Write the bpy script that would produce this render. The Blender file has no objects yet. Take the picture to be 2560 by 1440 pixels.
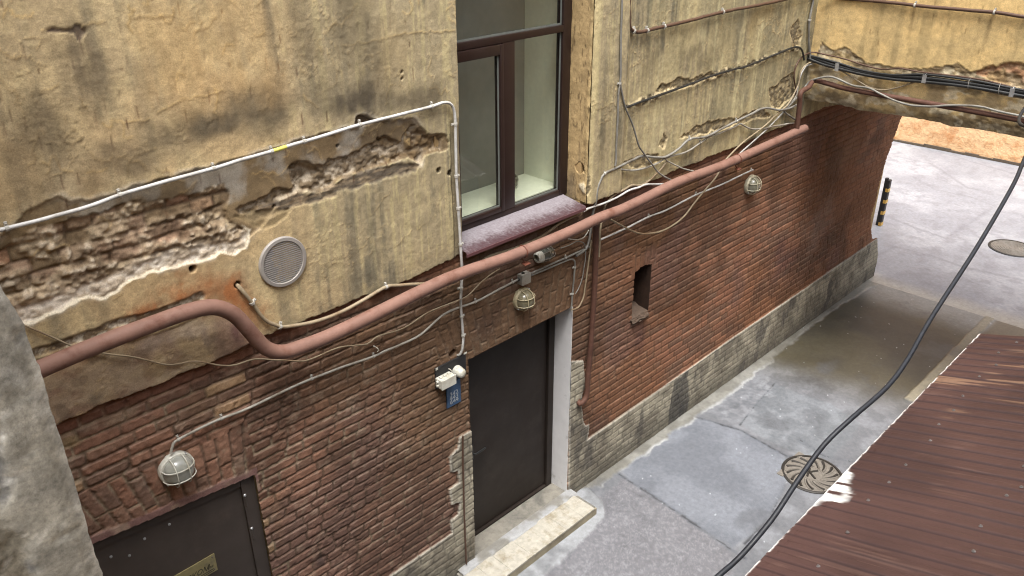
import bpy, bmesh, math, random
import numpy as np
from mathutils import Vector, Matrix
random.seed(7)
RS = np.random.RandomState(11)
sc = bpy.context.scene
COL = sc.collection

# ------------------------------------------------------------------ camera
F = 2059.3; PITCH = math.radians(26.467); YAW = math.radians(45.255); ROLL = math.radians(-.175)
CAM = np.array([0., -4.2, 5.58])
_f = np.array([math.sin(YAW)*math.cos(PITCH), math.cos(YAW)*math.cos(PITCH), -math.sin(PITCH)])
_r = np.array([math.cos(YAW), -math.sin(YAW), 0.]); _u = np.cross(_r, _f)
RIGHT = math.cos(ROLL)*_r + math.sin(ROLL)*_u
UP = -math.sin(ROLL)*_r + math.cos(ROLL)*_u
MM = np.array([RIGHT, UP, _f])
cd = bpy.data.cameras.new('camera'); cam = bpy.data.objects.new('camera', cd); COL.objects.link(cam)
cd.sensor_width = 36; cd.lens = F*36/2560; cd.clip_end = 500; cd.clip_start = .02
cam.matrix_world = Matrix(((RIGHT[0], UP[0], -_f[0], CAM[0]), (RIGHT[1], UP[1], -_f[1], CAM[1]), (RIGHT[2], UP[2], -_f[2], CAM[2]), (0, 0, 0, 1)))
sc.camera = cam
def ray(p):
    return MM.T @ np.array([(p[0]-1280)/F, (720-p[1])/F, 1.])
def onY(p, y=0.):          # a point of the photograph on the plane of the long wall
    d = ray(p); return CAM + d*((y-CAM[1])/d[1])
def onX(p, x=8.9):         # on the plane of the archway wing
    d = ray(p); return CAM + d*((x-CAM[0])/d[0])
def onZ(p, z=-.05):        # on the ground
    d = ray(p); return CAM + d*((z-CAM[2])/d[2])
def WZ(pts, y=-.02): return np.array([onY(p, y)[[0, 2]] for p in pts])
def XZ(pts, x=8.88): return np.array([onX(p, x)[[1, 2]] for p in pts])
def GZ(pts): return np.array([onZ(p)[[0, 1]] for p in pts])

# ------------------------------------------------------------------ numpy noise
def _hash(ix, iy, seed):
    h = (ix.astype(np.int64)*374761393 + iy.astype(np.int64)*668265263 + seed*1442695041) & 0xffffffff
    h = ((h ^ (h >> 13))*1274126177) & 0xffffffff
    return ((h ^ (h >> 16)) & 0xffff)/65535.
def vn(x, y, seed=0):
    ix = np.floor(x); iy = np.floor(y); fx = x-ix; fy = y-iy
    fx = fx*fx*fx*(fx*(fx*6-15)+10); fy = fy*fy*fy*(fy*(fy*6-15)+10)
    a = _hash(ix, iy, seed); b = _hash(ix+1, iy, seed); c = _hash(ix, iy+1, seed); d = _hash(ix+1, iy+1, seed)
    return (a+(b-a)*fx)*(1-fy) + (c+(d-c)*fx)*fy
def fbm(x, y, seed=0, o=4, g=.5):
    s = 0; a = 1; t = 0
    for i in range(o):
        s = s + a*vn(x*2**i + 17.3*i, y*2**i - 9.1*i, seed+i*7); t += a; a *= g
    return s/t                                        # 0..1, mean about .5
def ss(a, b, x):
    t = np.clip((x-a)/(b-a), 0, 1); return t*t*(3-2*t)
def lin(r, g, b, k=1.):
    c = np.array([r, g, b])/255.
    return np.where(c <= .04045, c/12.92, ((c+.055)/1.055)**2.4)*k
def mix(A, B, t):
    t = np.clip(t, 0, 1)[..., None]; return A*(1-t) + B*t
def psdf(X, Y, poly):       # signed distance to a polygon, positive inside
    P = np.asarray(poly); d = np.full(X.shape, 1e9); ins = np.zeros(X.shape, bool); n = len(P)
    for i in range(n):
        a = P[i]; b = P[(i+1) % n]; e = b-a
        wx = X-a[0]; wy = Y-a[1]; t = np.clip((wx*e[0]+wy*e[1])/(e@e+1e-12), 0, 1)
        d = np.minimum(d, (wx-e[0]*t)**2+(wy-e[1]*t)**2)
        if abs(e[1]) > 1e-12:
            c = ((a[1] > Y) != (b[1] > Y)) & (X < e[0]*(Y-a[1])/e[1]+a[0]); ins ^= c
    d = np.sqrt(d); return np.where(ins, d, -d)
def ldist(X, Y, line):
    P = np.asarray(line); d = np.full(X.shape, 1e9)
    for a, b in zip(P[:-1], P[1:]):
        e = b-a; wx = X-a[0]; wy = Y-a[1]; t = np.clip((wx*e[0]+wy*e[1])/(e@e+1e-12), 0, 1)
        d = np.minimum(d, (wx-e[0]*t)**2+(wy-e[1]*t)**2)
    return np.sqrt(d)
def axis(segs, extra=()):
    v = []
    for a, b, s0, s1 in segs:
        x = a
        while x < b-1e-9:
            v.append(x); x += s0+(s1-s0)*(x-a)/(b-a)
        last = b
    v.append(last); v = np.array(v)
    for e in extra:                                   # snap the nearest line onto the edge of an opening
        i = np.argmin(abs(v-e)); v[i] = e
    return np.unique(v)
class Win:                  # the part of a grid round a box
    def __init__(s, ax, az, x0, x1, z0, z1):
        s.s = (slice(*np.searchsorted(az, (z0, z1))), slice(*np.searchsorted(ax, (x0, x1))))

# ------------------------------------------------------------------ objects
def link(o, parent=None):
    COL.objects.link(o)
    if parent is not None: o.parent = parent
    return o
def tag(o, label, cat, group=None):
    o['label'] = label; o['category'] = cat
    if group: o['group'] = group
    return o
def thing(name, label, cat, loc=(0, 0, 0), group=None):
    o = bpy.data.objects.new(name, None); o.location = loc; o.empty_display_size = .1
    link(o); return tag(o, label, cat, group)
def mesh(name, V, Fc, mat, parent=None, smooth=False, col=None):
    """V are world coordinates; the object gets its origin at its parent's."""
    me = bpy.data.meshes.new(name)
    V = np.asarray(V, dtype=float)
    if parent is not None:
        off = np.array(parent_loc(parent)); V = V-off
    if isinstance(Fc, np.ndarray):
        me.vertices.add(len(V)); me.vertices.foreach_set('co', V.astype(np.float32).ravel())
        n = len(Fc); me.loops.add(n*4); me.polygons.add(n)
        me.polygons.foreach_set('loop_start', np.arange(0, n*4, 4, dtype=np.int32))
        me.loops.foreach_set('vertex_index', Fc.astype(np.int32).ravel())
        me.update(calc_edges=True); me.validate()
    else:
        me.from_pydata([tuple(v) for v in V], [], Fc)
    if smooth: me.shade_smooth()
    else: me.shade_flat()
    if col is not None:
        a = me.color_attributes.new('albedo', 'FLOAT_COLOR', 'POINT')
        c = np.ones((len(V), 4), np.float32); c[:, :3] = col
        a.data.foreach_set('color', c.ravel())
    for m in (mat if isinstance(mat, list) else [mat]): me.materials.append(m)
    o = bpy.data.objects.new(name, me); link(o, parent); return o
def parent_loc(p):
    L = Vector((0, 0, 0))
    while p is not None: L += Vector(p.location); p = p.parent
    return L
class MB:
    def __init__(s): s.v = []; s.f = []
    def add(s, V, Fc):
        n = len(s.v); s.v += [tuple(v) for v in V]; s.f += [tuple(i+n for i in q) for q in Fc]
    def box(s, x0, x1, y0, y1, z0, z1, b=0.):
        if b <= 0:
            V = [(x, y, z) for z in (z0, z1) for y in (y0, y1) for x in (x0, x1)]
            s.add(V, [(0, 2, 3, 1), (4, 5, 7, 6), (0, 1, 5, 4), (2, 6, 7, 3), (0, 4, 6, 2), (1, 3, 7, 5)])
        else:
            bm = bmesh.new(); bmesh.ops.create_cube(bm, size=1)
            for v in bm.verts: v.co = Vector(((x0+x1)/2+v.co.x*(x1-x0), (y0+y1)/2+v.co.y*(y1-y0), (z0+z1)/2+v.co.z*(z1-z0)))
            bmesh.ops.bevel(bm, geom=bm.edges[:], offset=b, segments=2, affect='EDGES', profile=.6)
            bm.verts.index_update(); s.add([v.co[:] for v in bm.verts], [[v.index for v in f.verts] for f in bm.faces]); bm.free()
    def frame(s, c, ex, ey, ez):      # oriented box: centre, half-axis vectors
        c, ex, ey, ez = map(np.array, (c, ex, ey, ez))
        V = [c+ex*i+ey*j+ez*k for k in (-1, 1) for j in (-1, 1) for i in (-1, 1)]
        s.add(V, [(0, 2, 3, 1), (4, 5, 7, 6), (0, 1, 5, 4), (2, 6, 7, 3), (0, 4, 6, 2), (1, 3, 7, 5)])
    def tube(s, P, r, n=10, cap=True):
        P = [np.array(p, float) for p in P]; m = len(P); T = []
        for i in range(m):
            t = P[min(i+1, m-1)]-P[max(i-1, 0)]; T.append(t/(np.linalg.norm(t)+1e-12))
        a = np.array((0, 0, 1.)) if abs(T[0][2]) < .9 else np.array((1., 0, 0))
        N = np.cross(T[0], a); N /= np.linalg.norm(N); V = []
        for i in range(m):
            N = N-T[i]*(N@T[i]); N /= np.linalg.norm(N)+1e-12; B = np.cross(T[i], N)
            rr = r[i] if hasattr(r, '__len__') else r
            for k in range(n):
                an = 2*math.pi*k/n; V.append(P[i]+(N*math.cos(an)+B*math.sin(an))*rr)
        Fc = [(i*n+k, i*n+(k+1) % n, (i+1)*n+(k+1) % n, (i+1)*n+k) for i in range(m-1) for k in range(n)]
        if cap: Fc += [tuple(range(n-1, -1, -1)), tuple(range((m-1)*n, m*n))]
        s.add(V, Fc)
    def lathe(s, c, prof, ax=(0, -1, 0), n=28, sx=1., sz=1.):   # profile of (radius, height along ax)
        c = np.array(c, float); ax = np.array(ax, float); ax /= np.linalg.norm(ax)
        u = np.cross(ax, (0, 0, 1.)) if abs(ax[2]) < .9 else np.array((1., 0, 0)); u /= np.linalg.norm(u); w = np.cross(u, ax)
        V = [c+ax*h+u*r*sx*math.cos(2*math.pi*k/n)+w*r*sz*math.sin(2*math.pi*k/n) for r, h in prof for k in range(n)]
        m = len(prof)
        Fc = [(i*n+k, i*n+(k+1) % n, (i+1)*n+(k+1) % n, (i+1)*n+k) for i in range(m-1) for k in range(n)]
        Fc += [tuple(range((m-1)*n, m*n))]
        s.add(V, Fc)
    def out(s, name, mat, parent=None, smooth=False):
        o = mesh(name, s.v, s.f, mat, parent, smooth)
        if smooth:
            bm = bmesh.new(); bm.from_mesh(o.data); bmesh.ops.recalc_face_normals(bm, faces=bm.faces[:])
            for e in bm.edges:
                if len(e.link_faces) == 2 and e.calc_face_angle(0) > .7: e.smooth = False
            bm.to_mesh(o.data); bm.free()
        return o
def spline(P, step=.03):
    P = [np.array(p, float) for p in P]
    Q = [2*P[0]-P[1]]+P+[2*P[-1]-P[-2]]; out = []
    for i in range(1, len(Q)-2):
        a, b, c, d = Q[i-1:i+3]; n = max(2, int(np.linalg.norm(c-b)/step))
        for k in range(n):
            t = k/n
            out.append(.5*((2*b)+(c-a)*t+(2*a-5*b+4*c-d)*t*t+(3*b-a-3*c+d)*t**3))
    return out+[P[-1]]

# ------------------------------------------------------------------ materials
def newmat(name):
    m = bpy.data.materials.new(name); m.use_nodes = True; nt = m.node_tree
    b = nt.nodes['Principled BSDF']; return m, nt, b
def N(nt, t, **k):
    n = nt.nodes.new(t)
    for a, v in k.items(): setattr(n, a, v)
    return n
def noise(nt, scale, detail=4, rough=.6, vec=None):
    n = N(nt, 'ShaderNodeTexNoise'); n.inputs['Scale'].default_value = scale; n.inputs['Detail'].default_value = detail
    n.inputs['Roughness'].default_value = rough
    if vec is None:
        vec = nt.nodes.get('TC') or N(nt, 'ShaderNodeTexCoord', name='TC'); vec = vec.outputs['Object']
    nt.links.new(vec, n.inputs['Vector']); return n
def bump(nt, b, h, strength, dist, prev=None):
    n = N(nt, 'ShaderNodeBump'); n.inputs['Strength'].default_value = strength; n.inputs['Distance'].default_value = dist
    nt.links.new(h, n.inputs['Height'])
    if prev is not None: nt.links.new(prev.outputs['Normal'], n.inputs['Normal'])
    nt.links.new(n.outputs['Normal'], b.inputs['Normal']); return n
def vmul(nt, colour, fac, lo, hi):
    r = N(nt, 'ShaderNodeMapRange'); r.inputs[1].default_value = .3; r.inputs[2].default_value = .7
    r.inputs[3].default_value = lo; r.inputs[4].default_value = hi; nt.links.new(fac, r.inputs[0])
    m = N(nt, 'ShaderNodeMix', data_type='RGBA', blend_type='MULTIPLY'); m.inputs['Factor'].default_value = 1
    nt.links.new(colour, m.inputs['A']); nt.links.new(r.outputs[0], m.inputs['B']); return m.outputs['Result']
def attrmat(name, rough=.9, fine=160., amp=.15, bs=(60., .35, .004), bs2=(400., .3, .0012)):
    m, nt, b = newmat(name)
    a = N(nt, 'ShaderNodeAttribute'); a.attribute_name = 'albedo'
    n1 = noise(nt, fine, 5, .7); c = vmul(nt, a.outputs['Color'], n1.outputs['Fac'], 1-amp, 1+amp)
    n2 = noise(nt, 22., 4, .6); c = vmul(nt, c, n2.outputs['Fac'], 1-amp*.6, 1+amp*.6)
    nt.links.new(c, b.inputs['Base Color']); b.inputs['Roughness'].default_value = rough
    b.inputs['Specular IOR Level'].default_value = .5 if 'asphalt' in name else .25
    p = bump(nt, b, noise(nt, bs[0], 6, .65).outputs['Fac'], bs[1], bs[2])
    bump(nt, b, noise(nt, bs2[0], 3, .6).outputs['Fac'], bs2[1], bs2[2], p)
    return m
def plain(name, c, rough=.5, metal=0., amp=.12, sc1=25., bmp=(80., .15, .001), spec=.5, c2=None, t2=(.5, .65), s2=9.):
    m, nt, b = newmat(name)
    rgb = N(nt, 'ShaderNodeRGB'); rgb.outputs[0].default_value = (*c, 1); col = rgb.outputs[0]
    if c2 is not None:
        n0 = noise(nt, s2, 6, .7); r = N(nt, 'ShaderNodeMapRange'); r.inputs[1].default_value, r.inputs[2].default_value = t2
        nt.links.new(n0.outputs['Fac'], r.inputs[0])
        mx = N(nt, 'ShaderNodeMix', data_type='RGBA'); nt.links.new(r.outputs[0], mx.inputs['Factor'])
        nt.links.new(col, mx.inputs['A']); mx.inputs['B'].default_value = (*c2, 1); col = mx.outputs['Result']
    col = vmul(nt, col, noise(nt, sc1, 6, .65).outputs['Fac'], 1-amp, 1+amp)
    nt.links.new(col, b.inputs['Base Color']); b.inputs['Metallic'].default_value = metal
    b.inputs['Specular IOR Level'].default_value = spec
    rr = N(nt, 'ShaderNodeMapRange'); rr.inputs[1].default_value = .3; rr.inputs[2].default_value = .7
    rr.inputs[3].default_value = max(.02, rough-.1); rr.inputs[4].default_value = min(1, rough+.1)
    nt.links.new(noise(nt, sc1*.6, 4).outputs['Fac'], rr.inputs[0]); nt.links.new(rr.outputs[0], b.inputs['Roughness'])
    bump(nt, b, noise(nt, bmp[0], 5).outputs['Fac'], bmp[1], bmp[2])
    return m
M_WALL = attrmat('brick_masonry', .88, 170, .26, (70., .5, .004), (300., .45, .0014))
M_PLAST = attrmat('old_yellow_plaster', .9, 140, .25, (42., .5, .0045), (200., .5, .0016))
M_PLINTH = attrmat('painted_plinth', .9, 140, .22, (60., .4, .004))
M_GROUND = attrmat('worn_asphalt', .46, 260, .22, (140., .28, .002), (500., .25, .0008))
M_JAMB = attrmat('grey_render', .9, 210, .34, (160., .5, .0012), (700., .5, .0005))
M_ROOFS = attrmat('plum_roof_paint', .45, 60, .06, (30., .12, .002), (300., .05, .0005))
M_PIPE = plain('red_oxide_pipe_paint', tuple(lin(136, 104, 92, .78)), .66, 0, .13, 9, (38., .35, .003), .3, tuple(lin(108, 70, 56, .78)), (.52, .74), 6.)
M_PIPED = plain('dark_red_pipe_paint', tuple(lin(98, 68, 56, .72)), .7, 0, .2, 14, (38., .3, .003), .3, tuple(lin(84, 56, 46, .75)), (.45, .7), 5.)
M_BRKT = plain('rusty_bracket', tuple(lin(120, 70, 52, .7)), .6)
M_CWHITE = plain('white_conduit', tuple(lin(190, 190, 188, .9)), .5, 0, .14, 12, c2=tuple(lin(150, 145, 135, .8)), t2=(.5, .7), s2=5)
M_CGREY = plain('grey_cable', tuple(lin(128, 126, 120, .85)), .5, 0, .15, 12, c2=tuple(lin(95, 88, 78, .8)), t2=(.5, .7), s2=4)
M_CGREYL = plain('light_grey_cable', tuple(lin(160, 157, 148, .85)), .5, 0, .15, 12, c2=tuple(lin(120, 108, 92, .8)), t2=(.48, .7), s2=4)
M_CTAN = plain('tan_stained_cable', tuple(lin(152, 138, 114, .8)), .55, 0, .15, 12, c2=tuple(lin(120, 92, 62, .8)), t2=(.5, .7), s2=4)
M_CBROWN = plain('brown_cable', tuple(lin(84, 60, 46, .8)), .6)
M_CBLACK = plain('black_cable', (.012, .013, .014), .45, 0, .2, 20, c2=(.05, .05, .05), t2=(.55, .75), s2=8)
M_CFORE = plain('dark_blue_grey_cable', (.012, .014, .019), .5, 0, .3, 30, (120., .3, .001), .35, (.035, .04, .05), (.6, .75), 14.)
M_CLIP = plain('cable_clip', tuple(lin(175, 172, 164, .8)), .5)
M_SCREW = plain('dull_screw', (.16, .15, .15), .5, .4)
M_STEEL = plain('galvanised_clip', (.42, .43, .44), .4, .7)
M_LAMPB = plain('lamp_white_plastic', tuple(lin(205, 205, 195, .85)), .4, 0, .08, c2=tuple(lin(165, 158, 135, .8)), t2=(.5, .75), s2=6)
M_YELLOW = plain('yellow_tape', (.50, .48, .10), .5)
M_DOOR = plain('dark_brown_steel', tuple(lin(48, 41, 37, .66)), .5, 0, .16, 4, (12., .12, .004), .25, tuple(lin(62, 55, 50, .66)), (.52, .75), 3.)
M_DOORC = plain('dark_grey_steel', tuple(lin(78, 70, 65, .78)), .5, 0, .14, 4, (12., .12, .004), .35, tuple(lin(94, 84, 78, .78)), (.55, .78), 3.)
M_WFRAME = plain('brown_window_frame', tuple(lin(50, 34, 31, .62)), .4, 0, .12, 8, (60., .08, .001))
M_GASK = plain('grey_gasket', tuple(lin(120, 125, 120, .7)), .5)
M_WHITE = plain('white_painted_reveal', tuple(lin(222, 222, 224, .85)), .7, 0, .06, 8, (90., .2, .001), .3, tuple(lin(150, 148, 145, .8)), (.6, .8), 5.)
M_BROWNP = plain('brown_painted_render', tuple(lin(88, 66, 48, .8)), .85, 0, .2, 10, (60., .4, .004), .3)
M_CONC = plain('rough_concrete', tuple(lin(152, 148, 138, .62)), .9, 0, .22, 10, (50., .5, .006), .3, tuple(lin(120, 118, 112, .62)), (.45, .65), 4.)
M_TILE = plain('pale_limestone_tile', tuple(lin(192, 188, 176, .62)), .8, 0, .18, 18, (70., .3, .002), .3, tuple(lin(160, 150, 128, .6)), (.5, .68), 7.)
M_SILL = plain('dusty_plum_flashing', tuple(lin(98, 66, 70, .72)), .5, 0, .1, 20, (60., .1, .001), .4)
M_PALE = plain('pale_interior_paint', (.62, .65, .53), .8, 0, .05)
M_BLIND = plain('grey_blind', (.25, .25, .22), .8, 0, .12, 4)
M_ORANGE = plain('orange_render', tuple(lin(236, 196, 150, .8)), .9, 0, .14, 5, (7., .7, .05), .3, tuple(lin(208, 152, 104, .78)), (.48, .66), 3.5)
M_YBUILD = plain('ochre_render', tuple(lin(190, 160, 112, .85)), .9, 0, .12, 2, (12., .4, .01), .3, tuple(lin(150, 128, 95, .8)), (.45, .7), 1.2)
M_BLUE = plain('blue_enamel', tuple(lin(62, 92, 128, .8)), .45, 0, .08)
M_LETW = plain('white_letter_paint', tuple(lin(190, 200, 210, .7)), .5)
M_LETD = plain('dark_engraved_letters', (.035, .033, .02), .6)
M_BRASS = plain('dull_brass', tuple(lin(165, 155, 112, .8)), .42, .35, .12, 20, (60., .1, .001), .5, tuple(lin(135, 130, 108, .8)), (.55, .7), 7.)
M_IRON = plain('cast_iron', tuple(lin(140, 134, 126, .62)), .6, .1, .2, 30, (80., .3, .003), .5, tuple(lin(120, 114, 106, .7)), (.5, .65), 12.)
M_IROND = plain('dark_cast_iron', tuple(lin(58, 54, 50, .6)), .6, .1, .2, 30)
M_DARK = plain('dark_void', (.008, .008, .008), .9)
M_BLK = plain('black_rubber', (.014, .014, .016), .6)
M_STRIPE = plain('yellow_reflector', (.5, .32, .07), .5)
M_VENT = plain('grey_pink_plastic', tuple(lin(156, 151, 146, .8)), .5, 0, .06)
def glassmat(name, tint=(.9, .95, .92), r=.0):
    m, nt, b = newmat(name); nt.nodes.remove(b)
    o = nt.nodes['Material Output']; t = N(nt, 'ShaderNodeBsdfTransparent'); t.inputs[0].default_value = (*tint, 1)
    g = N(nt, 'ShaderNodeBsdfGlossy'); g.inputs['Roughness'].default_value = .01+r
    lw = N(nt, 'ShaderNodeLayerWeight'); lw.inputs['Blend'].default_value = .5; fr = N(nt, 'ShaderNodeMath', operation='POWER'); fr.inputs[1].default_value = 4.; nt.links.new(lw.outputs['Facing'], fr.inputs[0])
    mp = N(nt, 'ShaderNodeMath', operation='MULTIPLY_ADD'); mp.inputs[1].default_value = .85; mp.inputs[2].default_value = .11
    nt.links.new(fr.outputs[0], mp.inputs[0])
    n = noise(nt, 1.2, 2); bp = N(nt, 'ShaderNodeBump'); bp.inputs['Strength'].default_value = .08; bp.inputs['Distance'].default_value = .02
    nt.links.new(n.outputs['Fac'], bp.inputs['Height']); nt.links.new(bp.outputs[0], g.inputs['Normal'])
    x = N(nt, 'ShaderNodeMixShader'); nt.links.new(mp.outputs[0], x.inputs[0]); nt.links.new(t.outputs[0], x.inputs[1]); nt.links.new(g.outputs[0], x.inputs[2])
    nt.links.new(x.outputs[0], o.inputs['Surface']); return m
M_GLASS = glassmat('window_glass', (.92, .94, .90))
def frosted(name, c):
    m, nt, b = newmat(name); n = noise(nt, 30, 4); rgb = N(nt, 'ShaderNodeRGB'); rgb.outputs[0].default_value = (*c, 1)
    nt.links.new(vmul(nt, rgb.outputs[0], n.outputs['Fac'], .85, 1.08), b.inputs['Base Color'])
    b.inputs['Roughness'].default_value = .22; b.inputs['Transmission Weight'].default_value = .25
    b.inputs['Subsurface Weight'].default_value = 0.; b.inputs['Coat Weight'].default_value = .4; return m
M_FROST = frosted('frosted_lamp_glass', tuple(lin(176, 178, 170, .85)))
M_FROSTD = frosted('dusty_lamp_glass', tuple(lin(120, 122, 112, .7)))

exec_parts = []
# ================================================================== LONG WALL (height field)
DOOR = (3.74, 5.0, -.05, 2.15)
WIND = (3.70, 5.06, 3.115, 5.45)
NICHE = tuple(np.array([WZ([(1586, 700)], 0)[0][0], WZ([(1626, 700)], 0)[0][0], WZ([(1585, 795)], 0)[0][1], WZ([(1612, 664)], 0)[0][1]]))
CELL = (.35, 1.85, -.05, 2.10)
def cell_head(x): return 2.10+(1.85-x)*.09
ax = axis([(.125, .7, .03, .008), (.7, 5.6, .0075, .0085), (5.6, 12.34, .0085, .013)], (DOOR[0], DOOR[1], WIND[0], WIND[1], NICHE[0], NICHE[1], CELL[1]))
az = axis([(-.06, 3.3, .0062, .0062), (3.3, 5.1, .0075, .0085), (5.1, 9., .01, .2)], (DOOR[3], WIND[2], NICHE[2], NICHE[3]))
X, Z = np.meshgrid(ax, az)
H = np.zeros(X.shape)                 # height towards the alley, metres
A = np.zeros(X.shape+(3,))
warp1 = fbm(X*9, Z*9, 3, 4)-.5; warp2 = fbm(X*28, Z*28, 5, 3)-.5
big = fbm(X*1.1, Z*1.1, 21, 4); med = fbm(X*4.2, Z*4.2, 31, 5); fine = fbm(X*40, Z*40, 41, 4)
grit = fbm(X*75, Z*75, 45, 2)
# ---- bricks
BH = .077
rs = np.random.RandomState(4)
bh = np.zeros(X.shape); brnd = np.zeros(X.shape); brnd2 = np.zeros(X.shape); bd = np.zeros(X.shape)
nrow = np.searchsorted(az, 4.75)
Zw = Z[:nrow]+.010*(fbm(X[:nrow]*.9, Z[:nrow]*.5, 8, 2)-.5)+.006*(fbm(X[:nrow]*4., Z[:nrow]*3, 81, 2)-.5); Xw = X[:nrow]+.008*(fbm(X[:nrow]*6, Z[:nrow]*5, 9, 2)-.5)
crs = np.floor((Zw+.06)/BH).astype(int)
for c in range(crs.min(), crs.max()+1):
    L = []; x = -.3*rs.rand(); k = rs.randint(2)
    while x < 12.8:
        L.append(x); w = .258 if (rs.rand() < (.75 if (c+k) % 2 else .35)) else .128
        x += w*(1+.08*(rs.rand()-.5))
    L = np.array(L); m = crs == c
    xx = Xw[m]; i = np.clip(np.searchsorted(L, xx)-1, 0, len(L)-2); lo = L[i]; hi = L[i+1]
    r1 = rs.rand(len(L))[i]; r2 = rs.rand(len(L))[i]; g = (.0034+.0025*rs.rand(len(L))[i])*(1+.5*np.clip(1.6-xx/2., 0, 1))
    v = (Zw[m]+.06)-c*BH; sk = (r2-.5)*.008*((xx-lo)/(hi-lo)-.5)
    v = v+sk
    cut = .012*np.clip(1-np.minimum(np.minimum(xx-lo, hi-xx), .03)/.03, 0, 1)**2     # rounded corners
    d = np.minimum(np.minimum(xx-lo, hi-xx)-g, np.minimum(v, BH-v)-g-cut*.6)
    bd[:nrow][m] = d; brnd[:nrow][m] = r1; brnd2[:nrow][m] = r2
def soldiers(x0, x1, z0f, z1, cx, fan, seed):
    """upright bricks of a flat arch"""
    w = Win(ax, az, x0, x1, 1.9, 3.0).s; x = X[w]; z = Z[w]; zb = z0f(x)
    xf = cx+(x-cx)/(1+fan*(z-zb)); r = np.floor(xf/.078); u = xf-r*.078
    off = _hash(r, r*0+3, seed)*.2; y = z+off; q = np.floor(y/.24); v = y-q*.24
    d = np.minimum(np.minimum(u, .078-u)-.006, np.minimum(v, .24-v)-.005)
    ok = (z < z1+.05*(_hash(r, r*0, seed+1)-.5)) & (z > zb-.02) & (x > x0) & (x < x1)
    bd[w][ok] = d[ok]; brnd[w][ok] = _hash(r, q, seed+2)[ok]; brnd2[w][ok] = _hash(r, q, seed+5)[ok]*.94
soldiers(.15, 1.86, cell_head, 2.52, 1.62, .5, 51)
soldiers(3.42, 5.2, lambda x: x*0+2.15, 2.55, 4.37, .45, 61)
wx = WZ([(1587, 676), (1632, 655)], 0)
soldiers(NICHE[0]-.06, NICHE[1]+.08, lambda x: x*0+NICHE[3]-.02, NICHE[3]+.22, (NICHE[0]+NICHE[1])/2, .4, 71)
bdj = bd+.004*warp2
joint = 1-ss(-.001, .0045, bdj)                       # 1 in the joints
rough_l = np.clip(1.25-X/5., .0, 1)                  # the left end is more worn
bh = ss(-.003, .008, bdj)*.008-.008+(brnd2-.5)*.005+(brnd-.5)*.03*(np.mod(Z+.06, BH)/BH-.5)*.12+warp2*.006*(.5+rough_l)+(grit-.5)*.003
chip = ss(.62, .72, fbm(X*16, Z*16, 91, 3))*ss(.45, .75, fbm(X*1.7, Z*1.7, 92, 3)+.15*rough_l); bh -= chip*.006
H[:] = bh
B1 = lin(122, 88, 74, .74); B2 = lin(104, 80, 70, .74); B3 = lin(134, 100, 84, .75); B4 = lin(112, 78, 60, .74)
c = mix(np.broadcast_to(B1, A.shape), np.broadcast_to(B2, A.shape), ss(.35, .8, brnd))
c = mix(c, np.broadcast_to(B3, A.shape), ss(.72, .95, brnd2)*.55)
c = mix(c, np.broadcast_to(B4, A.shape), ss(.4, .65, fbm(X*.7+3, Z*.9, 101, 3))*.75*ss(2.2, 4.5, X+.6*(Z-1)))
c = mix(c, np.broadcast_to(lin(112, 84, 82, .75), A.shape), ss(1.9, .5, Z)*ss(5., 2., X)*.55)
paint = ss(.9, 2.2, Z+.35*(big-.5)*2)*ss(2.3, 3.3, X)*ss(5.9, 4.7, X)      # brown paint round the entrance
paint = np.maximum(paint, .8*ss(2.1, 2.7, Z+.5*(big-.5))*ss(2.0, 2.6, X)*ss(9.5, 7, X))
c = mix(c, np.broadcast_to(lin(98, 76, 58, .76), A.shape), paint*.85)
c = mix(c, np.broadcast_to(lin(74, 54, 46, .7), A.shape), ss(.52, .70, fbm(X*1.5, Z*1.7, 111, 5))*.65)
c = mix(c, np.broadcast_to(lin(92, 62, 44, .74), A.shape), ss(.48, .68, fbm(X*.9+5, Z*2.1, 113, 5))*.5*ss(4, 6, X))
c = mix(c, np.broadcast_to(lin(100, 76, 72, .7), A.shape), ss(.60, .75, fbm(X*1.4+9, Z*1.4, 115, 4))*.6)
c = mix(c, np.broadcast_to(lin(150, 135, 122, .75), A.shape), ss(.64, .8, fbm(X*13, Z*13, 121, 4)+.1*(brnd-.5))*(.10+.18*rough_l))
yb = (brnd2 > .95) & (X < 1.9); c = mix(c, np.broadcast_to(lin(150, 128, 95, .8), A.shape), yb*.45)
J = lin(80, 66, 56, .72)
c = mix(c, np.broadcast_to(J, A.shape), joint*(.62-.3*paint)*(1-.4*ss(4.5, 7.5, X)))
c = mix(c, np.broadcast_to(lin(150, 138, 120, .7), A.shape), joint*ss(.55, .7, med)*.45*rough_l)
c = c*(1.40+.40*ss(3.6, 1.2, X)+.15*ss(9., 11., X))[..., None]; lum = c.mean(-1, keepdims=True); sat = (.84+.22*ss(4., 7., X))[..., None]; c = (lum+(c-lum)*sat)*np.array([1.05, 1.03, .92])
arr = ss(.012, .004, bd)*ss(.0, .004, bd)*(np.mod(Z+.06, BH)/BH > .62)*ss(.45, .62, fbm(X*5, Z*6, 127, 4))
c = mix(c, np.broadcast_to(lin(176, 158, 146, 1.1), A.shape), arr*(.16*ss(4.5, 2.5, X)+.08))
c *= (.88+.24*fine)[..., None]*(.93+.14*grit)[..., None]
A[:] = c
hb = ss(.058, .044, Z-cell_head(X)+.012*warp1)*(X < 1.87)*(Z < 2.5)*(Z > 1.95)
A = mix(A, mix(np.broadcast_to(lin(126, 98, 94, 1.0), A.shape), np.broadcast_to(lin(150, 130, 116, 1.), A.shape), ss(.5, .7, fbm(X*9, Z*9, 125, 4))), hb*.9); H = H*(1-hb)+hb*(.001+.004*warp2)
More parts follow.
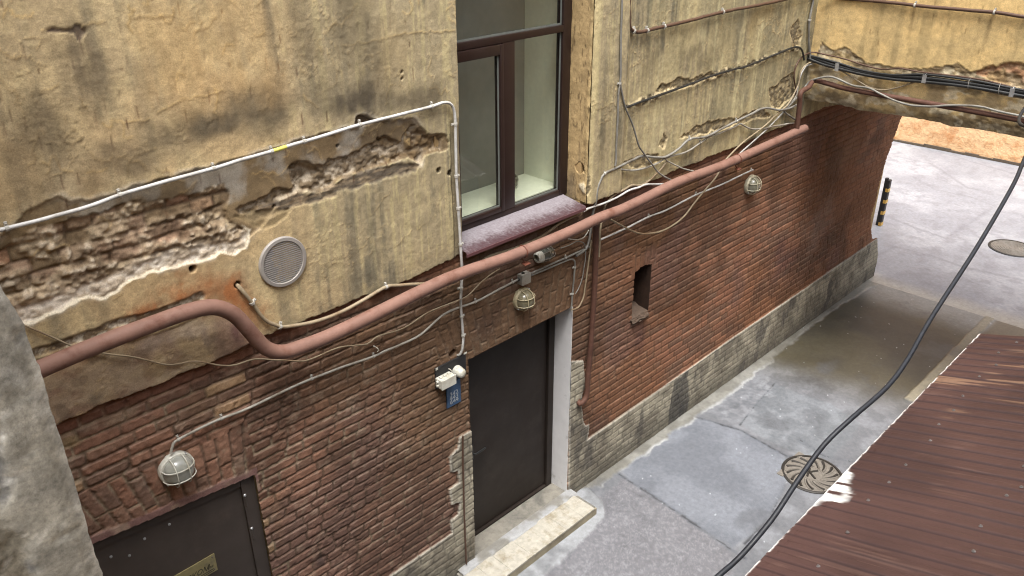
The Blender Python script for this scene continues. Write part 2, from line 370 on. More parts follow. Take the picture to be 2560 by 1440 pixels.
def spot(px, py, rx, rz, colour, k, y=-.02, sd=0, pw=.55):
    w0 = onY((px, py), y); w = Win(ax, az, w0[0]-2.2*rx, w0[0]+2.2*rx, w0[2]-2.2*rz, w0[2]+2.2*rz).s
    xo = .35*rx*(fbm(X[w]*4, Z[w]*4, 380+sd, 3)-.5)*2; g = np.exp(-((X[w]-w0[0]+xo)/rx)**2-((Z[w]-w0[2]-xo)/rz)**2)
    g = ss(.16, .85, g*(.5+pw*2*(.68*fbm(X[w]*6, Z[w]*4, 300+sd, 5)+.32*fbm(X[w]*26, Z[w]*2.2, 340+sd, 3)-.25)))
    A[w] = mix(A[w], np.broadcast_to(colour, A[w].shape), g*k)
# black writing-like soot smears low on the brick, damp marks
spot(800, 1400, .05, .10, lin(50, 48, 50, .7), .6, 0, 1); spot(690, 1290, .05, .3, lin(140, 112, 90, .7), .35, 0, 2)
spot(2050, 560, .5, .5, lin(150, 128, 115, .75), .5, 0, 3); spot(1960, 640, .4, .35, lin(70, 48, 50, 1.1), .5, 0, 4)
spot(1600, 850, .12, .25, lin(72, 52, 50, 1.1), .5, 0, 5); spot(1040, 960, .25, .2, lin(80, 58, 42, 1.1), .5, 0, 6)
spot(500, 1030, .3, .12, lin(136, 110, 88, .95), .5, 0, 7); spot(310, 1045, .12, .06, lin(185, 165, 140, .8), .5, 0, 8)
spot(175, 1105, .06, .05, lin(175, 155, 115, .8), .6, 0, 9); spot(2120, 380, .5, .35, lin(150, 122, 100, .75), .4, 0, 31)
# ---- plinth
pl = [(1423, 903), (1456, 900), (1462, 960), (1452, 990), (1456, 1050), (1462, 1063), (1472, 1060), (1466, 1098), (1640, 978), (1820, 850), (2000, 728), (2192, 595), (2230, 590), (2230, 720), (1700, 1140), (1405, 1260), (1418, 1228)]
pr = [(1185, 1070), (1146, 1092), (1142, 1120), (1122, 1142), (1124, 1180), (1142, 1178), (1146, 1205), (1122, 1222), (1126, 1262), (1147, 1254), (1143, 1285), (1125, 1300), (1127, 1332), (1000, 1420), (840, 1530), (640, 1660), (300, 1900), (300, 2100), (1190, 1560)]
s1 = np.maximum(psdf(X, Z, WZ(pl, 0)), psdf(X, Z, WZ(pr, 0)))+.010*warp2+.006*warp1
plm = ss(-.003, .003, s1)
wtop = Z < 2.3
PH = .016+bh*.45+.008*warp1+.004*warp2
H = np.where(wtop, H*(1-plm)+PH*plm, H)
pc = mix(np.broadcast_to(lin(172, 162, 132, .72), A.shape), np.broadcast_to(lin(128, 118, 96, .72), A.shape), ss(.35, .7, med))
pc = mix(pc, np.broadcast_to(lin(92, 86, 78, .7), A.shape), ss(.55, .75, fbm(X*6, Z*3, 131, 5))*.8)
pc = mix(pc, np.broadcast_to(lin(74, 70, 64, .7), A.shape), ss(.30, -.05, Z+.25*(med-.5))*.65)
pc = mix(pc, np.broadcast_to(lin(196, 190, 172, .75), A.shape), ss(.03, .005, s1)*.55)
pc = mix(pc, np.broadcast_to(lin(84, 80, 72, .7), A.shape), joint*.5)
pc = mix(pc, np.broadcast_to(lin(62, 62, 64, .7), A.shape), ss(-.01, .02, psdf(X, Z, WZ([(1682, 952), (1716, 928), (1722, 990), (1712, 1035), (1664, 1075), (1672, 1010)], 0))+.05*warp1+.02*warp2)*.75)
lum = pc.mean(-1, keepdims=True); pc = (lum+(pc-lum)*.6)*1.15*(.8+.4*fine)[..., None]
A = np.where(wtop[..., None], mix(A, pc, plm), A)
# ---- plaster coat
zbl = WZ([(-40, 1140), (139, 1066), (250, 1015), (396, 962), (470, 930), (568, 890), (630, 858), (668, 836), (705, 822), (769, 799), (860, 761), (974, 719), (1060, 680), (1132, 647), (1158, 632)], -.02)
zbr = WZ([(1452, 505), (1470, 508), (1488, 494), (1510, 489), (1600, 463), (1700, 422), (1760, 398), (1900, 340), (1985, 305), (2060, 268), (2140, 256), (2290, 205)], -.02)
zk = np.vstack([[[0, zbl[0, 1]]], zbl, [[3.72, zbl[-1, 1]], [3.73, 3.16], [5.0, 3.16]], zbr, [[12.6, zbr[-1, 1]]]])
o = np.argsort(zk[:, 0]); zb = np.interp(X, zk[o, 0], zk[o, 1])+.05*warp1*.6+.012*warp2
sp = Z-zb                                                # >0: plaster
pm = ss(-.001, .004, sp)
PT = .028+.010*(med-.5)+.004*warp1+.0015*(fine-.5)
pier = ss(5.0, 5.03, X)*ss(5.60, 5.50, X+.02*(med-.5)); PT += pier*.045
PT -= .012*ss(5.06+.03*(med-.4), 5.0, X)*(X > 4.9)       # worn corner of the pier
Y1 = lin(196, 166, 120, .80); Y2 = lin(180, 152, 112, .8); Y3 = lin(156, 138, 108, .8); Y4 = lin(120, 108, 90, .8)
stre = fbm(X*13+.5*big, Z*.8, 141, 5, .6); stre2 = fbm(X*38, Z*1.3+3*med, 143, 3)
c = mix(np.broadcast_to(Y1, A.shape), np.broadcast_to(Y2, A.shape), ss(.35, .65, med))
greyer = ss(1.9, 3.0, X+.5*(big-.5)+.15*(Z-4.2))
c = mix(c, np.broadcast_to(Y3, A.shape), greyer*.75)
c = mix(c, np.broadcast_to(lin(190, 168, 118, .8), A.shape), ss(.52, .66, stre2)*(.15+.5*greyer))
c = mix(c, np.broadcast_to(Y4, A.shape), ss(.50, .70, big*.5+stre*.5)*(.45+.45*greyer))
c = mix(c, np.broadcast_to(lin(98, 90, 76, .8), A.shape), ss(.55, .72, stre*.5+fbm(X*1.7+4, Z*1.1, 148, 4)*.5)*(.25+.5*greyer))
c = mix(c, np.broadcast_to(lin(188, 150, 102, .8), A.shape), ss(.5, .7, fbm(X*2.3, Z*1.6, 147, 4))*.5*(1-greyer))
c = mix(c, np.broadcast_to(lin(206, 178, 128, .8), A.shape), ss(.6, .72, fbm(X*11, Z*11, 149, 4))*.22)
c = mix(c, np.broadcast_to(lin(128, 112, 88, .8), A.shape), ss(.08, 0, sp+.06*(med-.5))*.55)     # grime at the bottom edge
yel = ss(5.5, 6.2, X); c = mix(c, np.broadcast_to(lin(188, 166, 118, .8), A.shape), yel*.6*ss(.70, .42, stre*.3+med*.7))
c = mix(c, np.broadcast_to(lin(136, 124, 98, .8), A.shape), ss(.44, .70, fbm(X*6, Z*.9, 146, 5)*.4+big*.6)*yel*.6)
c = mix(c, np.broadcast_to(lin(204, 186, 140, .8), A.shape), ss(.60, .70, fbm(X*19, Z*1.1+big*3, 144, 4))*yel*.45)
c = mix(c, np.broadcast_to(lin(96, 88, 72, .8), A.shape), ss(.54, .70, stre*.25+fbm(X*2.1, Z*2.0, 145, 5)*.75)*yel*.65)
c = mix(c, np.broadcast_to(lin(216, 190, 134, .8), A.shape), np.exp(-((X-5.09-.02*(med-.5))/.035)**2)*.7*(X > 5.0))
c *= (.88+.24*fine)[..., None]*(.9+.2*grit)[..., None]
lum = c.mean(-1, keepdims=True); c = np.clip((lum+(c-lum)*.76)*1.18*np.array([.98, 1.03, .95]), 0, .85)
pH = PT; pA = c
# first coat missing
def region(pts, y=-.02, wz=1., off=0.):
    P = WZ(pts, y); w = Win(ax, az, P[:, 0].min()-.15, P[:, 0].max()+.15, P[:, 1].min()-.15, P[:, 1].max()+.15).s
    s = np.full(X.shape, -1.); s[w] = psdf(X[w], Z[w], P)+wz*(.045*warp1[w]+.022*warp2[w])+off; return s, w
skim, w1 = region([(-20, 610), (35, 562), (60, 530), (100, 505), (152, 492), (165, 503), (212, 506), (250, 495), (285, 488), (330, 466), (420, 440), (520, 415), (690, 368), (800, 335), (895, 318), (890, 290), (915, 288), (945, 300), (1010, 300), (1030, 296), (1068, 330), (1115, 338), (1120, 372), (1090, 380), (1060, 390), (1052, 412), (1020, 397), (930, 422), (860, 442), (800, 482), (740, 482), (700, 502), (655, 575), (620, 595), (612, 622), (585, 638), (565, 630), (490, 652), (440, 662), (360, 684), (300, 722), (262, 747), (220, 742), (160, 770), (55, 812), (-40, 840)], wz=.8)
masn, w2 = region([(-20, 640), (40, 590), (120, 560), (230, 540), (330, 505), (400, 500), (470, 485), (560, 460), (576, 490), (566, 515), (572, 545), (625, 575), (620, 590), (612, 620), (585, 636), (565, 628), (490, 650), (440, 660), (360, 682), (300, 720), (262, 745), (220, 740), (160, 768), (55, 810), (-40, 840)])
band, w3 = region([(578, 520), (640, 505), (700, 470), (730, 470), (715, 420), (740, 405), (800, 408), (880, 380), (960, 340), (1000, 350), (1035, 310), (1070, 335), (1110, 342), (1100, 370), (1062, 385), (1050, 408), (1020, 395), (930, 418), (860, 440), (800, 478), (740, 480), (700, 500), (650, 522), (600, 545)], wz=1.2)
deep, w4 = region([(722, 415), (760, 405), (800, 412), (815, 435), (770, 450), (745, 475), (735, 445)], wz=.8)
dk, w5 = region([(600, 545), (660, 510), (700, 500), (740, 482), (800, 482), (860, 444), (930, 424), (1020, 398), (1050, 412), (1040, 430), (940, 452), (860, 470), (800, 500), (700, 535), (640, 560)], wz=1.4)
tl, w6 = region([(572, 540), (650, 525), (730, 520), (718, 545), (690, 565), (655, 578), (640, 572)], wz=.8)
pink, w7 = region([(70, 900), (100, 960), (130, 1070), (250, 1020), (396, 968), (470, 935), (568, 895), (630, 862), (610, 820), (560, 775), (480, 800), (300, 860), (180, 900)], wz=.8)
rust, w8 = region([(150, 905), (270, 830), (330, 770), (440, 700), (520, 690), (590, 690), (620, 745), (650, 790), (690, 815), (640, 830), (600, 790), (530, 760), (430, 790), (300, 840)], wz=2.2)
sk = ss(-.002, .004, skim)
skt = ss(.30, .52, fbm(X*6, Z*5, 151, 5)+.25*(ldist(X, Z, WZ([(-40, 585), (225, 515), (520, 425), (900, 312), (1100, 258)]))/.2-.40))
pA = mix(pA, mix(np.broadcast_to(lin(176, 168, 154, .75), A.shape), np.broadcast_to(lin(142, 122, 92, .75), A.shape), skt), sk)
pA = mix(pA, np.broadcast_to(lin(112, 98, 78, .72), A.shape), sk*ss(.5, .7, fbm(X*4, Z*7, 155, 5))*.6)
pA = mix(pA, np.broadcast_to(lin(226, 216, 196, .8), A.shape), ss(.03, .0, abs(skim+.004))*.55*(skim > -.03)*ss(.35, .6, fbm(X*5, Z*5, 153, 3)))
pH = pH-sk*(.011+.006*warp1)
bnd = ss(-.003, .012, band); rub = fbm(X*22, Z*30, 161, 5)
pA = mix(pA, mix(np.broadcast_to(lin(128, 112, 90, .72), A.shape), np.broadcast_to(lin(196, 182, 160, .75), A.shape), ss(.45, .62, rub)), bnd)
pA = mix(pA, np.broadcast_to(lin(120, 98, 68, .72), A.shape), bnd*ss(.5, .65, fbm(X*5, Z*6, 163, 3))*.8)
pH = pH-bnd*(.020+.05*(rub-.5))
pH = pH-ss(0, .02, deep)*.03
dkm = ss(-.01, .01, dk)*(1-bnd)
pA = mix(pA, mix(np.broadcast_to(lin(98, 88, 78, .72), A.shape), np.broadcast_to(lin(150, 132, 108, .75), A.shape), ss(.45, .7, fbm(X*10, Z*60, 165, 4))), dkm*.9)
pH = pH-dkm*(.008+.012*(rub-.5))
tlm = ss(-.004, .004, tl); pA = mix(pA, np.broadcast_to(lin(150, 132, 98, .75), A.shape), tlm*.7); pH = pH-tlm*.006
pk = ss(-.01, .01, pink)
pA = mix(pA, mix(np.broadcast_to(lin(164, 136, 118, .74), A.shape), np.broadcast_to(lin(182, 160, 126, .76), A.shape), ss(.35, .65, fbm(X*2.6, Z*3.2, 171, 4))), pk*.9)
pA = mix(pA, np.broadcast_to(lin(138, 110, 98, .72), A.shape), pk*ss(.5, .7, fbm(X*6, Z*6, 173, 4))*.5)
pA = mix(pA, np.broadcast_to(lin(202, 184, 156, .8), A.shape), pk*ss(.54, .66, fbm(X*5, Z*7, 175, 5))*.55); pA = mix(pA, np.broadcast_to(lin(118, 100, 84, .72), A.shape), pk*ss(.58, .7, fbm(X*9, Z*9, 177, 5))*.5)
pH = pH-pk*.006-pk*.006*(fbm(X*14, Z*14, 179, 4)-.5)
ru = ss(-.10, .10, rust)
pA = mix(pA, np.broadcast_to(lin(168, 116, 76, .78), A.shape), ru*ss(.22, .5, med)*.85)
pA = mix(pA, np.broadcast_to(lin(186, 122, 76, .75), A.shape), ru*ss(.44, .6, fbm(X*9, Z*7, 181, 5))*.85)
pA = mix(pA, np.broadcast_to(lin(110, 62, 42, .72), A.shape), ru*ss(.62, .74, fbm(X*6+4, Z*6, 183, 4))*.7)
# torn strip just above the pipe at left
tear = ldist(X, Z, WZ([(40, 900), (111, 874), (180, 852), (235, 836), (292, 808), (353, 797), (396, 785), (450, 765), (500, 742)]))+.02*warp1+.012*warp2
tr = ss(.032, .018, tear); pA = mix(pA, mix(np.broadcast_to(lin(118, 100, 80, .7), A.shape), np.broadcast_to(lin(205, 195, 175, .75), A.shape), ss(.5, .65, rub)), tr*.9); pH = pH-tr*(.012+.02*(rub-.5))
# masonry showing
ms = ss(-.002, .010, masn)
lumps = ss(.36, .58, fbm(X*6, Z*9, 191, 5)); lump2 = fbm(X*30, Z*34, 193, 4)
mH = -.007+ss(-.008, .012, bdj)*.010+lumps*(.012+.035*(lump2-.4))+.02*warp1+.012*warp2+(brnd2-.5)*.014
mA = mix(np.broadcast_to(lin(158, 134, 112, .72), A.shape), np.broadcast_to(lin(138, 120, 94, .72), A.shape), ss(.3, .7, brnd))
mA = mix(mA, np.broadcast_to(lin(160, 118, 92, .72), A.shape), ss(.75, .98, brnd2)*.7)
mA = mix(mA, np.broadcast_to(lin(168, 152, 126, .75), A.shape), lumps*.75)
mA = mix(mA, np.broadcast_to(lin(92, 74, 56, .7), A.shape), ss(.5, .68, fbm(X*5, Z*6, 195, 4))*.55)
mA = mix(mA, np.broadcast_to(lin(84, 68, 52, .7), A.shape), (1-ss(-.003, .004, bdj+.004*warp1))*(1-lumps)*.55)
mA = mix(mA, np.broadcast_to(lin(196, 184, 164, .78), A.shape), ss(.56, .7, lump2)*lumps*.6)
mA = np.clip(mA*1.32, 0, .85)*(.75+.5*grit)[..., None]
lime = ldist(X, Z, WZ([(-40, 840), (55, 808), (165, 764), (220, 738), (262, 742), (300, 718), (360, 680), (440, 656), (490, 645), (565, 625), (585, 632), (610, 615), (620, 592), (650, 578)]))+.03*warp1+.02*warp2
lm = ss(.085, .03, lime+.05*(fbm(X*3, Z*3, 197, 2)-.5))*ss(-.03, .0, masn)
mA = mix(mA, mix(np.broadcast_to(lin(228, 219, 204, .86), A.shape), np.broadcast_to(lin(192, 178, 158, .84), A.shape), ss(.4, .6, rub)), lm*.92); mH = mH*(1-lm)+lm*(.012+.03*(rub-.5))
pA = mix(pA, mA, ms); pH = pH*(1-ms)+mH*ms
pA = mix(pA, np.broadcast_to(lin(236, 226, 204, .82), A.shape), ss(.011, .004, abs(masn+.007))*ss(.09, .05, lime)*.8)
# right-hand part: ledge line, flaked patches
led = ldist(X, Z, WZ([(1556, 270), (1618, 249), (1673, 229), (1729, 209), (1840, 172), (1868, 165), (1952, 131), (2000, 122)], -.03))
lw = .02+.03*ss(.4, .7, fbm(X*6, Z*2, 201, 3)); lf = ss(lw, lw*.5, led+.02*warp1+.015*warp2)
pA = mix(pA, mix(np.broadcast_to(lin(110, 98, 80, .7), A.shape), np.broadcast_to(lin(196, 180, 146, .75), A.shape), ss(.5, .62, rub)), lf*.85); pH = pH+lf*(.012*(rub-.35)*3-.004)
for pts in ([(1640, 230), (1655, 205), (1665, 215), (1700, 195), (1730, 200), (1780, 178), (1790, 190), (1730, 215)], [(1700, 345), (1745, 315), (1790, 300), (1850, 292), (1905, 270), (1925, 290), (1880, 300), (1820, 318), (1760, 335)], [(1925, 225), (1960, 195), (1985, 180), (1990, 240), (1960, 262), (1940, 275), (1928, 262)], [(1975, 75), (1995, 50), (2005, 90), (2000, 118), (1982, 115)], [(1560, 405), (1610, 385), (1660, 395), (1640, 410), (1590, 425)], [(1660, 335), (1668, 345), (1662, 370), (1650, 362)], [(1420, 445), (1440, 435), (1460, 430), (1468, 470), (1450, 500), (1430, 480)]):
    s, w = region(pts, -.03, 1.3); f = ss(-.004, .006, s)
    pA = mix(pA, mix(np.broadcast_to(lin(106, 94, 76, .7), A.shape), np.broadcast_to(lin(176, 158, 122, .75), A.shape), ss(.48, .62, rub)), f*.8); pH = pH-f*(.012+.02*(rub-.5))
    pA = mix(pA, np.broadcast_to(lin(220, 200, 158, .78), A.shape), ss(.014, .004, abs(s+.006))*.5)
# edge strip beside the window (left): mortar filling with dark crack
dj = X-(3.615+.02*(fbm(Z*6, Z*0, 205, 3)-.5)); jf = ss(.0, .006, dj)*(X < 3.705)*ss(4.15, 4.0, Z+.1*(med-.5))
pA = mix(pA, np.broadcast_to(lin(138, 128, 106, .72), A.shape), jf*.8); pH = pH-jf*.010
pA = mix(pA, np.broadcast_to(lin(50, 44, 36, .7), A.shape), ss(.008, .003, abs(dj))*(Z < 4.02)*.9)
# flaking lips and cracks
def crack(pts, lip=.003, dark=.5, lw=.010, lk=.55):
    P = [np.array(pts[0])]
    for q in pts[1:]:
        q = np.array(q); a0 = P[-1]; nn = max(1, int(np.linalg.norm(q-a0)/.025))
        for k in range(1, nn+1): P.append(a0+(q-a0)*k/nn+RS.randn(2)*.004*(k < nn))
    P = np.array(P); w = Win(ax, az, P[:, 0].min()-.06, P[:, 0].max()+.06, P[:, 1].min()-.06, P[:, 1].max()+.06).s
    if X[w].size == 0: return
    d = ldist(X[w], Z[w], P); dd = ldist(X[w], Z[w]+.011, P)
    pH[w] += lip*np.exp(-(d/lw)**2); pA[w] = mix(pA[w], np.broadcast_to(lin(222, 190, 130, .8), pA[w].shape), np.exp(-(d/(lw*.8))**2)*lk)
    pA[w] = mix(pA[w], np.broadcast_to(lin(96, 74, 48, .7), pA[w].shape), np.exp(-(dd/.005)**2)*dark)
for i in range(60):
    x = .95+RS.rand()**1.2*(2.7 if i < 60 else 7.5); z = 3.95+RS.rand()*1.2 if i < 60 else 3.2+RS.rand()*1.7
    n = RS.randint(4, 14); a = RS.randn()*.5+(.1 if RS.rand() < .75 else 1.4); P = [(x, z)]
    for k in range(n):
        a += RS.randn()*.8-.25*(a-.1); q_ = .008+.022*RS.rand(); P.append((P[-1][0]+q_*math.cos(a), P[-1][1]+q_*math.sin(a)))
    crack(P, .0004+.0016*RS.rand()**2, .1+.35*RS.rand(), .0045+.003*RS.rand(), .15+.45*RS.rand())
for pts in ([(100, 75), (130, 72), (165, 73), (185, 70)], [(330, 42), (380, 42), (430, 38)], [(390, 280), (420, 265), (450, 248), (500, 238), (560, 225)], [(320, 398), (345, 385), (370, 375), (388, 368)], [(850, 110), (920, 105), (990, 85), (1060, 80), (1135, 75)], [(100, 228), (125, 222), (145, 210)], [(310, 305), (340, 300), (370, 295)], [(2040, 20), (2060, 40), (2080, 60), (2100, 80)]):
    crack(WZ(pts), .0012, .45, .0045, .45)
flk, w = region([(108, 73), (132, 71), (160, 73), (182, 71), (186, 60), (198, 60), (206, 70), (216, 72), (214, 82), (206, 90), (200, 104), (192, 100), (184, 82), (150, 78), (120, 80)], wz=.3)
f = ss(-.003, .003, flk); pA = mix(pA, np.broadcast_to(lin(122, 106, 92, .72), A.shape), f); pH = pH-f*.008
flk, w = region([(885, 315), (888, 292), (900, 286), (930, 296), (945, 302), (920, 312)], wz=.4); f = ss(-.003, .004, flk)
pA = mix(pA, np.broadcast_to(lin(96, 78, 58, .7), A.shape), f); pH = pH-f*.014
for fx_, fz_, th_, sd_, kk in ((4.2, 6.2, .012, 221, .8), (9., 13., .016, 223, .6), (2.1, 3.4, .007, 225, .8)):
    f0 = fbm(X*fx_, Z*fz_, sd_, 5); rdg = abs(f0-.5); mk = ss(.50, .62, fbm(X*1.9, Z*2.3, sd_+40, 3))*pm*(1-ms)*(1-bnd)*(Z > 2.9)
    ln = ss(th_, th_*.3, rdg)*mk; sd2 = np.roll(ln, -1, axis=0)*(1-ln)
    pH += ln*.0018; pA = mix(pA, np.broadcast_to(lin(222, 196, 146, .82), A.shape), ln*.5*kk); pA = mix(pA, np.broadcast_to(lin(100, 80, 56, .7), A.shape), sd2*.35*kk)  # lip highlights and the shadow below them painted into the colour
# chisel nicks
for i in range(130):
    x = .95+RS.rand()**1.3*2.4; z = 3.85+RS.rand()*1.3; ln = .012+.05*RS.rand()**1.5; w = Win(ax, az, x-.03, x+.03, z-ln-.02, z+ln+.02).s
    dx = X[w]-x-(Z[w]-z)*(-.06+.1*RS.rand()); g = np.exp(-(dx/.0045)**2)*ss(ln, ln*.5, abs(Z[w]-z))
    pA[w] = mix(pA[w], np.broadcast_to(lin(92, 54, 38, .7), pA[w].shape), g*(.2+.7*RS.rand()**1.5)*.9); pH[w] -= g*.003
# blotches placed as in the photograph
keepA = A; A = pA
spot(235, 995, .05, .05, lin(112, 102, 88, .75), .8, -.02, 51, .3); spot(450, 850, .25, .08, lin(176, 160, 150, .8), .6, -.02, 52); spot(590, 830, .06, .12, lin(104, 68, 72, .75), .7, -.02, 53); spot(345, 885, .15, .05, lin(112, 92, 74, .75), .6, -.02, 54)
for i, (px, py, rx, rz, cc, k) in enumerate([(215, 185, .15, .24, (108, 96, 78), .85), (110, 320, .13, .2, (116, 103, 82), .75), (60, 430, .14, .2, (134, 118, 92), .55), (330, 370, .32, .10, (118, 104, 82), .75), (540, 310, .18, .11, (92, 84, 70), .9), (640, 265, .2, .15, (104, 95, 78), .85), (900, 250, .3, .16, (84, 76, 64), .95), (1050, 240, .28, .13, (100, 90, 72), .8), (960, 170, .1, .3, (96, 88, 74), .7), (430, 330, .25, .08, (108, 98, 80), .7), (800, 240, .12, .2, (110, 100, 80), .7), (760, 60, .14, .4, (132, 118, 92), .7), (880, 70, .2, .4, (124, 112, 88), .7), (150, 470, .12, .10, (205, 190, 160), .5), (440, 160, .3, .4, (200, 164, 108), .4), (600, 100, .3, .4, (198, 162, 108), .4), (980, 130, .25, .3, (176, 154, 112), .4), (240, 460, .1, .14, (132, 112, 84), .6), (1750, 130, .5, .16, (122, 112, 86), .6), (1830, 90, .35, .14, (128, 118, 90), .5), (1620, 160, .18, .25, (118, 106, 82), .55), (1960, 170, .2, .2, (112, 104, 86), .6), (1500, 300, .12, .6, (120, 106, 80), .5), (1900, 40, .4, .2, (182, 158, 108), .4)]):
    spot(px, py, rx, rz, lin(*cc, .8), k, -.02, 10+i, .6)
pA = A; A = keepA
# drilled holes
holes = [(480, 672, .017), (592, 711, .02), (1003, 180, .006), (1004, 196, .006), (945, 348, .007), (952, 352, .007), (1138, 886, .03), (938, 376, .006), (1095, 425, .014), (688, 517, .007), (1650, 219, .02), (1122, 432, .016), (845, 365, .007), (1708, 338, .012)]
for px, py, r in holes:
    P = onY((px, py), -.02); w = Win(ax, az, P[0]-.09, P[0]+.09, P[2]-.09, P[2]+.09).s
    d = np.hypot(X[w]-P[0], Z[w]-P[2])+.012*warp2[w]*(r > .01); f = ss(r+.004, r-.003, d)
    T = pH if Z[w].min() > 2.75 else H; TA = pA if Z[w].min() > 2.75 else A
    T[w] -= f*.05; TA[w] = mix(TA[w], np.broadcast_to(lin(40, 32, 26, .7), TA[w].shape), f)
# blend plaster over brick; brick turns red-brown just below its edge
H = H*(1-pm)+pH*pm; A = mix(A, pA, pm)
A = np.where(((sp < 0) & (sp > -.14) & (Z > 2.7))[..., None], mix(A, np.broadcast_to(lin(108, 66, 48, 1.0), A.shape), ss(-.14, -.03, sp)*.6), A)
A[Z > 5.1] = np.clip(A[Z > 5.1], 0, 1)
# ---- faces, openings, end of the wall
xc = .25*(X[:-1, :-1]+X[1:, 1:]+X[:-1, 1:]+X[1:, :-1]); zc = .25*(Z[:-1, :-1]+Z[1:, 1:]+Z[:-1, 1:]+Z[1:, :-1])
def inbox(b): return (xc > b[0]) & (xc < b[1]) & (zc > b[2]) & (zc < b[3])
endl = WZ([(2200, 720), (2182, 690), (2192, 640), (2191, 594), (2181, 598), (2177, 560), (2178, 540), (2190, 500), (2198, 460), (2209, 420), (2230, 360), (2255, 290), (2290, 180)], 0)
oe = np.argsort(endl[:, 1]); xend = np.interp(zc, endl[oe, 1], endl[oe, 0])
nich_top = NICHE[3]-.025*((xc-(NICHE[0]+NICHE[1])/2)/((NICHE[1]-NICHE[0])/2))**2
keep = ~(inbox(DOOR) | inbox(WIND) | (inbox(CELL[:3]+(9.,)) & (zc < cell_head(xc))) | ((xc > NICHE[0]) & (xc < NICHE[1]) & (zc > NICHE[2]) & (zc < nich_top)) | (xc > xend) )
cell = lambda a: .25*(a[:-1, :-1]+a[1:, 1:]+a[:-1, 1:]+a[1:, :-1])
isplast = (cell(pm) > .5); ispl = (cell(plm) > .5) & (zc < 2.3)
idx = np.arange(X.size).reshape(X.shape)
quad = np.stack([idx[:-1, :-1], idx[:-1, 1:], idx[1:, 1:], idx[1:, :-1]], -1)
VV = np.stack([X, -H, Z], -1).reshape(-1, 3); CC = np.clip(A, .004, .9).reshape(-1, 3)
def sub(name, mask, mat, parent, V=VV, C=CC, Q=quad):
    q = Q[mask]; u, inv = np.unique(q, return_inverse=True)
    return mesh(name, V[u], inv.reshape(q.shape), mat, parent, True, C[u])
house = thing('old_building', 'long old building with peeling ochre plaster above a red brick ground floor', 'building', (6., 0, 0))
sub('brickwork', keep & ~isplast & ~ispl, M_WALL, house)
sub('plaster_coat', keep & isplast & ~ispl, M_PLAST, house)
sub('plinth', keep & ispl, M_PLINTH, house)
b = MB(); b.box(.13, 12.0, .9, 7., -.04, 9.); b.box(11.6, 11.93, .03, .9, -.04, 9.); b.box(.13, 12.0, .03, .9, 8.9, 9.)  # unseen building mass added behind the wall sheet to block light
b.out('light_block_core', M_YBUILD, house)

# ---- entrance door
dr = thing('entrance_door', 'x', 'x', (4.37, .2, .05)); del dr['label'], dr['category']; dr.parent = house; dr.location = (4.37-6., .2, .05)
b = MB(); b.box(3.80, 4.905, .215, .25, .08, 2.28, .004); b.out('door_leaf', M_DOOR, dr)
b = MB(); b.box(4.91, 4.985, .185, .26, .055, 2.30, .004); b.box(3.70, 3.79, .185, .26, .055, 2.30, .004); b.box(3.79, 4.91, .187, .258, .055, .075, .003); b.box(3.79, 4.91, .187, .258, 2.285, 2.35); b.out('door_frame', M_DOOR, dr)
b = MB(); b.box(5.0, 5.006, -.004, .03, .03, 2.15); b.box(5.0, 5.25, .03, .30, .03, 2.32); b.out('door_reveal', M_WHITE, dr)['label'] = 'white painted side reveal of the doorway'
b = MB(); b.box(3.45, 3.735, .03, .30, -.04, 2.32); b.box(3.732, 3.739, .0, .03, -.04, 2.15); b.box(3.735, 4.999, .03, .30, 2.16, 2.5); b.box(3.74, 4.999, -.002, .03, 2.152, 2.158); b.out('lintel', M_BROWNP, dr)
b = MB(); b.tube(spline([(3.93, .205, 1.02), (3.93, .165, 1.02), (3.99, .16, 1.02), (4.06, .165, 1.02)], .01), .009, 8); b.box(3.905, 3.955, .209, .216, .93, 1.09, .004); b.out('handle', M_CBLACK, dr, True)
b = MB(); b.box(3.74, 5.0, -.02, .30, -.04, .05); b.out('threshold', M_CONC, dr)
# ---- cellar door
ce = bpy.data.objects.new('cellar_door', None); link(ce, house); ce.location = (1.2-6., .05, 1.)
def slab(m, x0, x1, y0, y1, z0, f, dz0=0., dz1=0.):
    V = [(x, y, z) for y in (y0, y1) for x, z in ((x0, z0), (x1, z0), (x1, f(x1)-dz1), (x0, f(x0)-dz0))]
    m.add(V, [(0, 1, 2, 3), (7, 6, 5, 4), (0, 4, 5, 1), (1, 5, 6, 2), (2, 6, 7, 3), (3, 7, 4, 0)])
b = MB(); slab(b, .3, 1.755, .045, .08, -.04, cell_head, .07, .07); b.out('door_leaf', M_DOORC, ce)
b = MB(); slab(b, 1.757, 1.85, .026, .085, -.04, cell_head); V = []
for y in (.028, .082):
    for x in (.3, 1.755):
        V += [(x, y, cell_head(x)-.068), (x, y, cell_head(x)-.001)]
b.add(V, [(0, 2, 3, 1), (4, 5, 7, 6), (0, 4, 6, 2), (1, 3, 7, 5), (0, 1, 5, 4), (2, 6, 7, 3)])
b.out('door_frame', M_DOORC, ce)
for px, py in ((617, 1248), (634, 1330)):
    P = onY((px, py), .03); b = MB(); b.tube([(P[0]-.01, .03, P[2]-.055), (P[0]-.01, .03, P[2]+.035)], .009, 10); b.out('hinge', M_DOORC, ce, True)
    b = MB(); b.lathe((P[0]-.01, .03, P[2]+.035), [(.012, 0), (.012, .012), (.006, .018)], (0, 0, 1), 10); b.out('hinge_cap', M_STEEL, ce, True)
for px, py in ((275, 1389), (324, 1390), (359, 1344), (421, 1308)):
    P = onY((px, py), .04); b = MB(); b.lathe((P[0], .044 if py > 1388 and px > 300 else .027, P[2]), [(.009, 0), (.008, .004), (.003, .006)], (0, -1, 0), 10); b.out('rivet', M_STEEL, ce, True)
b = MB(); b.box(.13, 1.86, .09, .4, -.04, 2.30); b.out('dark_backing', M_DARK, ce)
